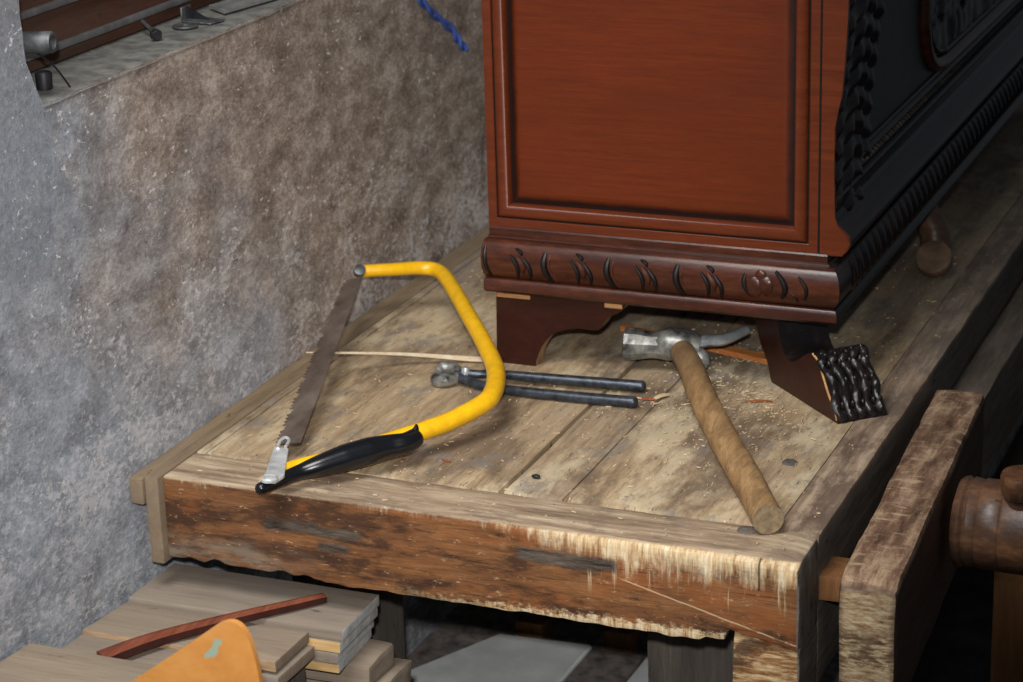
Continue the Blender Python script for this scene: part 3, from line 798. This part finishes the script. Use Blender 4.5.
# blade with teeth on the wall side
A0, A1 = Vector((-1.0723, 2.0999, .856)), Vector((-.9726, 1.7506, .816))
B0, B1 = Vector((-1.0605, 2.1143, .856)), Vector((-.9547, 1.7616, .816))
A0 = A0+(A0-A1)*.03; B0 = B0+(B0-B1)*.03
bm = bmesh.new(); n = 56; nrm = (A1-A0).cross(B0-A0).normalized()*.0006
top = []; edge = []
for k in range(n):
    for q, dd in ((0, 0.0), (.5, .0034)):
        t = (k+q)/n; a = A0.lerp(A1, t); b = B0.lerp(B1, t)
        top.append(a+(a-b).normalized()*(dd-.001+(.001 if k % 5 else -.002))); edge.append(b)
for sgn in (1, -1):
    va = [bm.verts.new(p+nrm*sgn) for p in top]; vb = [bm.verts.new(p+nrm*sgn) for p in edge]
    for i in range(len(va)-1): bm.faces.new((va[i], va[i+1], vb[i+1], vb[i]))
    if sgn == 1: ka, kb = va, vb
for i in range(len(va)-1):
    bm.faces.new((ka[i], ka[i+1], va[i+1], va[i])); bm.faces.new((kb[i], kb[i+1], vb[i+1], vb[i]))
obj('blade', bm, M['blade'], saw, smooth=False)
bm = bmesh.new()
tube(bm, spline([(-0.9420, 1.6610, 0.8145), (-0.9343, 1.683, 0.815), (-0.9242, 1.702, 0.8165), (-0.9111, 1.7159, 0.8190), (-0.8953, 1.7335, 0.8215), (-0.8789, 1.7510, 0.8235), (-0.8650, 1.7650, 0.8245), (-0.8540, 1.7735, 0.8255), (-0.8495, 1.7845, 0.8265)], 8),
     [.0055, .0060, .0070, .0098, .0122, .0125, .0108, .0098, .0092], 18, dome=True)
tube(bm, spline([(-.8500, 1.7860, .831), (-.8492, 1.7885, .8355), (-.8497, 1.7900, .8385)], 5), [.0050, .0026, .0008], 10)
obj('grip', bm, M['black'], saw)
br = bmesh.new()
pl = [Vector((-.9440, 1.6640, .8215)), Vector((-.9300, 1.6665, .8215)), Vector((-.9275, 1.6790, .8225)), Vector((-.9540, 1.7390, .8215)), Vector((-.9695, 1.7390, .8215)), Vector((-.9455, 1.6800, .8225))]
a = [br.verts.new(p) for p in pl]; b = [br.verts.new(p-Vector((0, 0, .0035))) for p in pl]
br.faces.new(a); br.faces.new(list(reversed(b)))
for i in range(6): br.faces.new((a[i], a[(i+1) % 6], b[(i+1) % 6], b[i]))
bmesh.ops.bevel(br, geom=list(br.edges), offset=.0006, segments=1, affect='EDGES')
bk = obj('blade_bracket', br, M['steel'], saw)
bm = bmesh.new(); lathe(bm, [(0, .0078), (.0020, .0078), (.0034, .0060), (.0028, .0040), (.0034, .0025), (.0034, .001)], (-.9365, 1.6680, .8205), (0, 0, 1), 24)
obj('rivet', bm, M['steel'], bk)
bm = bmesh.new()
tube(bm, spline([(-.9625, 1.7340, .822), (-.9680, 1.7480, .823), (-.9665, 1.7560, .824), (-.9610, 1.7530, .823), (-.9580, 1.7400, .822)], 5), .0016, 8)
obj('link', bm, M['steel'], bk)
bm = bmesh.new(); lathe(bm, [(-.006, .0045), (.0, .0065), (.006, .0065), (.0075, .003)], (-1.0735, 2.1370, .8580), (.4, -.5, .6), 16)
obj('rivet', bm, M['zinc'], saw)

# ------------------------------------------------------------------ hammer
ham = thing('claw_hammer', 'old claw hammer with a long wooden handle lying on the bench', 'hammer', (-.62, 1.93, .8))
hp = [(-.5030, 1.7350, .8145), (-.5440, 1.8090, .8162), (-.5869, 1.8834, .8187), (-.6350, 1.9700, .8225), (-.6700, 2.0400, .8255), (-.6920, 2.0790, .8270)]
bm = bmesh.new(); rg = tube(bm, spline(hp, 6), [.0134, .0141, .0138, .0132, .0128, .0125], 20)
for f in bm.faces:
    if len(f.verts) > 10 and abs(f.calc_center_median().y-1.7335) < .01: f.material_index = 1
rough_up(bm, .0005, 60)
obj('handle', bm, [M['handle'], M['endgrain']], ham)
hd = Vector((1, .155, .0)).normalized(); hc = Vector((-.7030, 2.0950, .8270))
bm = bmesh.new(); lathe(bm, [(-.0530, .0150), (-.0515, .0170), (-.0400, .0166), (-.0320, .0150), (-.0230, .0138), (-.0140, .0145), (-.006, .0160)], hc, hd, 10)
hh = obj('head', bm, M['ironworn'], ham, smooth=False)
bm = bmesh.new()
tube(bm, spline([hc+hd*-.018, hc+hd*-.008+Vector((0, 0, .002)), hc+hd*.008+Vector((0, 0, .002)), hc+hd*.024+Vector((0, 0, .001))], 5), [.0130, .0168, .0165, .0110], 14)
rough_up(bm, .0008, 60)
obj('eye', bm, M['ironworn'], hh)
bm = bmesh.new()
tube(bm, spline([hc+hd*.016+Vector((0, .002, .003)), hc+hd*.030+Vector((0, .004, .006)), hc+hd*.046+Vector((0, .004, .008)), (-.6430, 2.1340, .8370)], 6), [.0088, .0076, .0072, .0056], 10, flat=.8)
obj('claw', bm, M['bright'], hh)
bm = bmesh.new()
tube(bm, spline([hc+hd*.016+Vector((0, -.002, -.003)), hc+hd*.026+Vector((0, -.006, -.007)), hc+hd*.030+Vector((0, -.011, -.011)), hc+hd*.031+Vector((0, -.017, -.0135))], 6), [.0100, .0085, .0068, .0050], 10, flat=.8)
obj('claw', bm, M['ironworn'], hh)

# ------------------------------------------------------------------ pincers
pin = thing('pincers', 'dark steel end cutting pincers lying half under the yellow saw', 'pincers', (-.80, 2.0, .8))
bm = bmesh.new()
tube(bm, spline([(-.9000, 1.9950, .8105), (-.8900, 1.9960, .8110), (-.8760, 1.9995, .8110), (-.8620, 2.0065, .8105), (-.8300, 2.0110, .8095), (-.7160, 2.0250, .8075)], 6), [.0046, .0052, .0044, .0042, .0050, .0058], 12, dome=True)
h1 = obj('handle', bm, M['iron'], pin)
bm = bmesh.new()
tube(bm, spline([(-.9000, 1.9910, .8080), (-.8900, 1.9890, .8080), (-.8760, 1.9850, .8066), (-.8459, 1.9790, .8062), (-.7800, 1.9800, .8060), (-.7100, 1.9840, .8062)], 6), [.0044, .0050, .0046, .0046, .0054, .0058], 12, dome=True)
h2 = obj('handle', bm, M['iron'], pin)
bm = bmesh.new(); tube(bm, spline([(-.8960, 1.9960, .8110), (-.9080, 2.0030, .8125), (-.9170, 2.0010, .8125), (-.9205, 1.9930, .8105)], 6), [.0050, .0066, .0062, .0044], 10, flat=1.05)
rough_up(bm, .0004, 120); obj('jaw', bm, M['ironworn'], pin)
bm = bmesh.new(); tube(bm, spline([(-.8970, 1.9905, .8085), (-.9060, 1.9815, .8078), (-.9150, 1.9800, .8075), (-.9200, 1.9880, .8075)], 6), [.0052, .0068, .0064, .0046], 10, flat=1.05)
rough_up(bm, .0004, 120); obj('jaw', bm, M['ironworn'], pin)
bm = bmesh.new(); lathe(bm, [(-.004, .0045), (.0055, .0045), (.0068, .0035), (.007, .001)], (-.8900, 1.9945, .8120), (0, 0, 1), 8)
obj('rivet', bm, M['bright'], pin)

# ------------------------------------------------------------------ loose wood on the bench
bm = bmesh.new()
A = [(-1.0427, 1.9487, .8335), (-.9748, 2.0200, .8150), (-.9116, 2.0560, .8042), (-.8920, 2.0615, .8038)]
tube(bm, spline(A, 5), [.0008, .0022, .0036, .0038], 6, flat=.8)
obj('split_stick', bm, M['pale'], label='thin pale pointed stick lying across the saw blade', cat='stick', smooth=False)
bm = bmesh.new()
q0, q1 = Vector((-.7990, 2.2000, .8)), Vector((-.6130, 2.1470, .8)); dd = (q1-q0).normalized(); nn = Vector((-dd.y, dd.x, 0))
vs = []
for t in range(13):
    p = q0.lerp(q1, t/12); w = .0035+.0045*t/12+.0006*noise.noise(Vector((t*.9, 0, 0)))
    vs.append([bm.verts.new(p-nn*w), bm.verts.new(p+nn*w), bm.verts.new(p+nn*w*.9+Vector((0, 0, .0055))), bm.verts.new(p-nn*w*.9+Vector((0, 0, .0050)))])
for a, b in zip(vs, vs[1:]):
    for k in range(4): bm.faces.new((a[k], a[(k+1) % 4], b[(k+1) % 4], b[k]))
bm.faces.new(vs[0]); bm.faces.new(vs[-1])
obj('wood_strip', bm, M['orangewood'], label='orange wood offcut lying behind the hammer head', cat='offcut', smooth=False)
def chip(name, c, L, w, ang, h, mat, label, cat='wood chip'):
    bm = bmesh.new(); c = Vector(c); u = Vector((math.cos(ang), math.sin(ang), 0)); v = Vector((-u.y, u.x, 0)); rows = []
    for k in range(7):
        t = k/6-.5; ww = w*(1-1.2*abs(t)**1.5)
        p = c+u*L*t+Vector((0, 0, .0006+h*(1-4*t*t)))
        rows.append([bm.verts.new(p-v*ww), bm.verts.new(p+v*ww), bm.verts.new(p+v*ww+Vector((0, 0, .001))), bm.verts.new(p-v*ww+Vector((0, 0, .001)))])
    for a, b in zip(rows, rows[1:]):
        for k in range(4): bm.faces.new((a[k], a[(k+1) % 4], b[(k+1) % 4], b[k]))
    bm.faces.new(rows[0]); bm.faces.new(rows[-1])
    return obj(name, bm, mat, label=label, cat=cat)
chip('wood_chip', (-.6920, 2.0190, .8), .022, .0032, .9, .002, M['chip'], 'curled pale wood chip between pincer handles and hammer handle')
chip('wood_chip', (-.7030, 2.0080, .8), .014, .0020, .2, .001, M['red'], 'small reddish chip beside the ends of the pincer handles')
chip('wood_chip', (-.7620, 2.1750, .8), .012, .003, 2.1, .001, M['red'], 'reddish chip next to the striking face of the hammer')
chip('wood_chip', (-.6000, 2.0350, .8), .026, .0018, .35, .001, M['red'], 'slim reddish shaving in front of the scroll foot')
chip('wood_chip', (-.8270, 1.8020, .8), .010, .0012, -.3, .0004, M['red'], 'tiny reddish sliver beside the tip of the black saw grip')
bm = bmesh.new(); bmesh.ops.create_uvsphere(bm, u_segments=12, v_segments=8, radius=.0028, matrix=Matrix.Translation((-.7340, 1.7900, .8022)) @ Matrix.Diagonal((1.4, .8, .8, 1))); rough_up(bm, .0008, 300)
obj('pebble', bm, M['darkmetal'], label='tiny dark pebble by the split between the front planks', cat='pebble')
bm = bmesh.new()
for i in range(1500):
    if random.random() < .55:
        x = random.gauss(-.62, .05); y = random.gauss(2.05, .09)
    else: x = random.uniform(-1.04, -.47); y = random.uniform(1.70, 2.6)
    if not (-1.045 < x < -.475 and 1.70 < y < 2.9): continue
    if -.67 < x < -.455 and 1.985 < y < 2.13 and (x+y) > 1.47: continue
    if -.90 < x < -.73 and 2.05 < y < 2.26: continue
    L = random.uniform(.0005, .0036)*random.random()**1.6+.0004; w = random.uniform(.0003, .0006); a = random.uniform(0, PI)
    u = Vector((math.cos(a), math.sin(a), random.uniform(-.1, .1)))*L; v = Vector((-math.sin(a), math.cos(a), 0))*w
    c = Vector((x, y, .8012+random.uniform(0, .0008)))
    t = [bm.verts.new(c-u-v), bm.verts.new(c+u-v*.3), bm.verts.new(c+u*.8+v), bm.verts.new(c-u+v)]
    b = [bm.verts.new(q.co-Vector((0, 0, .0009))) for q in t]
    bm.faces.new(t); bm.faces.new(list(reversed(b)))
    for k in range(4): bm.faces.new((t[k], t[(k+1) % 4], b[(k+1) % 4], b[k]))
obj('sawdust', bm, M['chip'], label='scattered pale sawdust and tiny shavings on the bench top', cat='sawdust', kind='stuff', smooth=False)

# ------------------------------------------------------------------ boards stacked at the wall
def board(x0, x1, y0, y1, z0, z1, zt0, zt1, mat, seed, endmat=None, skew=0.0, edgemat=None):
    """z0..z1 thickness at the back, zt0/zt1 lifts the front; material slots: body, end, front edge"""
    bm = wbox(x0, x1, y0, y1, z0, z1, .0012, (24, 3, 2), .0006, 30, seed)
    bm.normal_update()
    for f in bm.faces:
        if endmat and f.normal.x > .8: f.material_index = 1
        elif edgemat and f.normal.y < -.8: f.material_index = 2
    for v in bm.verts:
        t = (y1-v.co.y)/(y1-y0)
        v.co.z += zt0+(zt1-zt0)*t
        if v.co.x > (x0+x1)/2: v.co.x += skew*t
    return bm, [mat, endmat or mat, edgemat or mat]
stack = 'boards stacked by the wall'
def put(args, label, name='wooden_board'):
    bm, ms = board(*args); obj(name, bm, ms, label=label, cat='board', group=stack)
put((-1.089, -.8735, 1.662, 1.745, .6745, .6855, 0, .002, M['board'], 1, M['whiteend'], .003, M['board']), 'grey dusty board with whitewashed end just under the bench edge')
put((-1.080, -.8755, 1.660, 1.745, .6635, .6740, 0, .002, M['board_b'], 2, M['whiteend'], .003, M['pine']), 'pine edged board directly beneath the grey board with whitewashed end')
put((-1.080, -.8800, 1.660, 1.745, .6520, .6630, 0, .002, M['board'], 3, M['whiteend'], .004, M['board']), 'third whitewashed board below the topmost at the bench edge')
put((-1.080, -.8830, 1.664, 1.745, .6410, .6515, 0, .002, M['board_b'], 4, M['whiteend'], .006, M['pine']), 'lowest whitewashed board of the pile at the bench edge')
put((-1.089, -.9020, 1.584, 1.6585, .6730, .6835, 0, .007, M['board_b'], 5, M['board_b'], .006, M['rawedge']), 'brownish board between the whitewashed pile and the red strip')
put((-1.089, -.9100, 1.515, 1.5835, .6780, .6865, 0, .003, M['board'], 6, M['board'], 0, M['board']), 'narrow dusty board showing beneath the red brown strip')
put((-1.089, -.9300, 1.330, 1.5050, .7030, .7150, 0, .012, M['board_b'], 7, M['board_b'], 0, M['board']), 'wide foremost dusty board touching the wall')
put((-1.080, -.8960, 1.580, 1.6570, .6605, .6715, 0, .006, M['board'], 8, M['board_b'], .004, M['board']), 'board lying directly under the brownish one')
# rough billets carrying the pile
for k, (x1, y0, y1, z0, z1, lab) in enumerate(((-.8600, 1.690, 1.742, .6180, .6400, 'rough billet under the whitewashed board ends'), (-.8500, 1.705, 1.760, .592, .6170, 'lower rough billet below the whitewashed boards'))):
    bm = wbox(-1.08, x1, y0, y1, z0, z1, .004, (20, 3, 3), .0025, 30, k*7)
    obj('wood_billet', bm, M['board_b'], label=lab, cat='billet')
bm = bmesh.new()
box(bm, -1.075, -.905, 1.36, 1.655, .0, .650, .003, 2, (6, 6, 10)); box(bm, -1.075, -.940, 1.36, 1.49, .648, .7025, .003, 2, (4, 4, 2)); rough_up(bm, .001, 20)
obj('wooden_crate', bm, M['greywood'], label='grey wooden crate holding up the dusty boards', cat='crate')
bm = bmesh.new()
box(bm, -1.07, -.89, 1.665, 1.80, .0, .591, .003, 2, (6, 4, 10)); rough_up(bm, .001, 20)
obj('wood_block', bm, M['greywood'], label='grey block standing below the rough billets', cat='block')
# red-brown moulding strip across them
bm = bmesh.new()
p0, p1 = Vector((-1.0360, 1.5270, .7125)), Vector((-.9190, 1.7160, .6885))
p0z = [(-1.0394, 1.5300, .6935), (-1.0162, 1.5795, .6925), (-.9715, 1.6430, .6905), (-.9149, 1.7126, .6885)]
dd = (p1-p0); nn = Vector((-dd.y, dd.x, 0)).normalized()*-1
rows = []
for k, p in enumerate(spline(p0z, 6)):
    t = k/18
    w = .0155*(1-.50*t); h = .0105*(1-.3*t)
    rows.append([bm.verts.new(p), bm.verts.new(p+nn*w), bm.verts.new(p+nn*w+Vector((0, 0, h*.75))), bm.verts.new(p+nn*w*.45+Vector((0, 0, h))), bm.verts.new(p+Vector((0, 0, h*.9)))])
for a, b in zip(rows, rows[1:]):
    for k in range(5):
        f = bm.faces.new((a[k], a[(k+1) % 5], b[(k+1) % 5], b[k])); f.material_index = 1 if k == 1 else 0
bm.faces.new(rows[0]); bm.faces.new(rows[-1])
obj('moulding_strip', bm, [M['redwood'], M['redside']], label='long red brown wooden strip lying across the dusty boards', cat='strip', smooth=False)
# orange rounded board in front
oc = arc([(-.985, .700), (-.948, .7285), (-.905, .7610), (-.8760, .7835), (-.8640, .7925), (-.8536, .7962), (-.8450, .7935), (-.8390, .7850), (-.8345, .7700), (-.8310, .7481), (-.826, .700), (-.815, .60)], 5)
kq = 1.315/1.45
oc = [(x*kq, 1.6+(z-1.6)*kq) for x, z in oc]
bm = bmesh.new(); fa, fb, sd = prism(bm, oc+[(-.735, 0.0), (-.93, 0.0), (-.93, .70)], (1, 0, 0), (0, 0, 1), (-.004, 1.315, 0), (0, 1, 0), .005)
bmesh.ops.bevel(bm, geom=[e for e in fa.edges], offset=.0018, segments=3, affect='EDGES')
obj('orange_board', bm, M['orangeboard'], label='orange varnished board with rounded top and pale green paint smear', cat='board')

# ------------------------------------------------------------------ under the bench
gs = 'grey sheets under the bench'
def sheet(pts, z, th, mat, label, seed):
    bm = bmesh.new(); fa, fb, sd = prism(bm, pts, (1, 0, 0), (0, 1, 0), (0, 0, z), (0, 0, 1), th)
    bmesh.ops.bevel(bm, geom=list(bm.edges), offset=.0025, segments=2, affect='EDGES')
    return obj('grey_sheet', bm, mat, label=label, cat='sheet', group=gs)
sheet([(-1.0380, 2.1080), (-.9700, 2.2400), (-.8580, 2.2480), (-.8650, 1.9950), (-1.00, 1.9950)], .386, .014, M['sheet'], 'smooth grey sheet with rounded pale corner below the bench', 1)
sheet([(-.7960, 2.0000), (-.7900, 2.2480), (-.6640, 2.2560), (-.6640, 2.000)], .386, .014, M['sheet'], 'second grey sheet beside the leg under the broken front corner', 2)
bm = wbox(-.8600, -.7965, 2.00, 2.25, .3855, .3955, .002, (3, 6, 0), .0008, 40)
obj('mottled_board', bm, M['mottled'], label='mottled brown grey board between the two grey sheets', cat='board')
for x, y, lab in ((-.955, 2.252, 'small brown block behind the grey sheet with rounded corner'), (-.850, 2.262, 'small brown block behind the mottled board')):
    bm = wbox(x, x+.035, y, y+.02, .3852, .412, .002, (2, 2, 2), .001, 40)
    obj('wood_block', bm, M['post'], label=lab, cat='block')

# ------------------------------------------------------------------ things on the sill
bolt = thing('hex_bolt', 'rusty bolt with a hex head lying on the window sill', 'bolt', (-1.147, 1.877, 1.163))
h0, h1 = Vector((-1.1260, 1.8510, 1.1690)), Vector((-1.1600, 1.8830, 1.1745)); ax = (h1-h0).normalized()
bm = bmesh.new(); lathe(bm, [(.004, .0024), (.020, .0024), (.021, .0021), (.045, .0021), (.046, .0012)], h0, ax, 12); obj('shank', bm, M['zinc'], bolt)
bm = bmesh.new(); lathe(bm, [(-.0015, .0046), (0, .0056), (.0050, .0056), (.0052, .003)], h0, ax, 6); obj('head', bm, M['darkmetal'], bolt, smooth=False)
bm = bmesh.new()
seg = 28; o = Vector((-1.1330, 1.9150, 1.1640)); R = []
for r, z in ((.0040, 0), (.0040, .0016), (.0122, .0016), (.0126, .001), (.0122, 0)):
    R.append([bm.verts.new(o+Vector((r*math.cos(2*PI*k/seg), r*math.sin(2*PI*k/seg), z))) for k in range(seg)])
for a, b in zip(R, R[1:]+R[:1]):
    for k in range(seg): bm.faces.new((a[k], a[(k+1) % seg], b[(k+1) % seg], b[k]))
obj('washer', bm, M['zinc'], label='flat round grey washer between the bolt and angle bracket', cat='washer')
abk = thing('angle_bracket', 'small grey gusseted angle bracket standing beside the washer', 'bracket', (-1.14, 1.955, 1.163))
u = Vector((.72, .10, 0)); 
bm = bmesh.new(); box(bm, -1.1480, -1.1120, 1.9330, 1.9560, 1.1635, 1.1652, .0005, 1); bmesh.ops.rotate(bm, verts=bm.verts, cent=(-1.13, 1.945, 1.164), matrix=Matrix.Rotation(-.15, 3, 'Z')); obj('plate', bm, M['zinc'], abk)
bm = bmesh.new(); box(bm, -1.1510, -1.1490, 1.9380, 1.9560, 1.1640, 1.1770, .0005, 1); obj('upright', bm, M['zinc'], abk)
bm = bmesh.new(); prism(bm, [(0, 0), (.026, 0), (.002, .0120), (0, .0120)], (1, 0, 0), (0, 0, 1), (-1.1490, 1.9450, 1.1650), (0, 1, 0), .002); obj('gusset', bm, M['darkmetal'], abk)
bm = bmesh.new(); prism(bm, [(-1.1540, 1.9990), (-1.1240, 1.9760), (-1.1110, 2.05), (-1.0980, 2.14), (-1.1240, 2.15), (-1.1430, 2.06)], (1, 0, 0), (0, 1, 0), (0, 0, 1.1650), (0, 0, 1), .003)
obj('metal_strip', bm, M['dustmetal'], label='flat dusty metal strip along the far part of the sill', cat='strip')
pipe = thing('pipe_stub', 'short dusty grey pipe end sticking out from the window jamb', 'pipe', (-1.1, 1.62, 1.20))
bm = bmesh.new(); lathe(bm, [(0, .0092), (.032, .0092), (.0335, .0085), (.0335, .006), (.028, .0055), (.028, .001)], (-1.1180, 1.6150, 1.2110), (.97, .14, .03), 24); obj('tube', bm, M['zinc'], pipe)
bm = bmesh.new(); tube(bm, spline([(-1.100, 1.618, 1.2025), (-1.094, 1.630, 1.190), (-1.092, 1.640, 1.178), (-1.0960, 1.655, 1.1660)], 5), .0009, 6); obj('wire', bm, M['darkmetal'], pipe)
cup = bmesh.new(); lathe(cup, [(0, .0068), (.014, .0074), (.016, .0062), (.015, .004)], (-1.1220, 1.6560, 1.1615), (0, 0, 1), 20)
obj('dark_canister', cup, M['darkmetal'], label='small dark metal canister on the sill below the pipe end', cat='canister')
# twisted blue wire on the wall
bw = thing('blue_wire', 'twisted blue wire hanging against the wall left of the chest', 'wire', (-1.085, 2.41, 1.03))
cen = spline([(-1.0850, 2.330, 1.150), (-1.0848, 2.3481, 1.1108), (-1.0840, 2.3867, 1.0841), (-1.0838, 2.427, 1.0612), (-1.084, 2.4456, 1.0434), (-1.084, 2.4649, 1.030)], 12)
for ph in (0, PI):
    bm = bmesh.new(); pts = []
    for k, p in enumerate(cen):
        a = k*.30+ph; w = .0034*min(1, (len(cen)-1-k)/4+.05)
        pts.append(p+Vector((.0022*math.sin(a), w*math.cos(a)*.7, w*math.cos(a)*.7)))
    tube(bm, pts, .0024, 8); obj('strand', bm, M['blue'], bw)

# ------------------------------------------------------------------ light, camera
w = bpy.data.worlds.new('World'); sc.world = w; w.use_nodes = True
w.node_tree.nodes['Background'].inputs[0].default_value = (.62, .70, .80, 1)
w.node_tree.nodes['Background'].inputs[1].default_value = .09

def area(name, loc, target, size, power, col):
    l = bpy.data.lights.new(name, 'AREA'); l.energy = power; l.size = size; l.color = col
    o = bpy.data.objects.new(name, l); C.objects.link(o); o.location = loc
    o.rotation_euler = (Vector(target)-Vector(loc)).to_track_quat('-Z', 'Y').to_euler(); return o
area('ceiling_light', (-.82, .90, 2.35), (-.92, 1.9, .85), .7, 25, (1, .98, .95))
area('window_daylight', (-.90, .10, 1.85), (-1.0, 1.9, .85), .6, 4.0, (.78, .89, 1))
l = bpy.data.lights.new('camera_flash', 'SPOT'); l.energy = 125; l.shadow_soft_size = .02; l.color = (1, .98, .96)
l.spot_size = math.radians(36); l.spot_blend = 1.0
o = bpy.data.objects.new('camera_flash', l); C.objects.link(o); o.location = (-.02, 0, 1.70)
o.rotation_euler = (Vector((-.98, 1.90, .84))-o.location).to_track_quat('-Z', 'Y').to_euler()

cam = bpy.data.cameras.new('camera'); co = bpy.data.objects.new('camera', cam); C.objects.link(co)
yaw, pitch, roll = math.radians(22.83), math.radians(19.08), math.radians(-1.784)
fw = Vector((-math.sin(yaw)*math.cos(pitch), math.cos(yaw)*math.cos(pitch), -math.sin(pitch)))
rt = Vector((math.cos(yaw), math.sin(yaw), 0)); up = rt.cross(fw)
r2 = rt*math.cos(roll)+up*math.sin(roll); u2 = r2.cross(fw)
mw = Matrix(((r2.x, u2.x, -fw.x, 0), (r2.y, u2.y, -fw.y, 0), (r2.z, u2.z, -fw.z, 1.6), (0, 0, 0, 1)))
co.matrix_world = mw
cam.sensor_width = 36; cam.lens = 36*2339/1023; cam.clip_start = .05; cam.clip_end = 60
cam.dof.use_dof = True; cam.dof.focus_distance = 2.05; cam.dof.aperture_fstop = 11
sc.camera = co
for ob in C.objects:
    if '_w' in ob: del ob['_w']
sc.view_settings.view_transform = 'Standard'; sc.view_settings.look = 'None'
sc.view_settings.exposure = 0; sc.view_settings.gamma = 1; sc.view_settings.use_curve_mapping = False
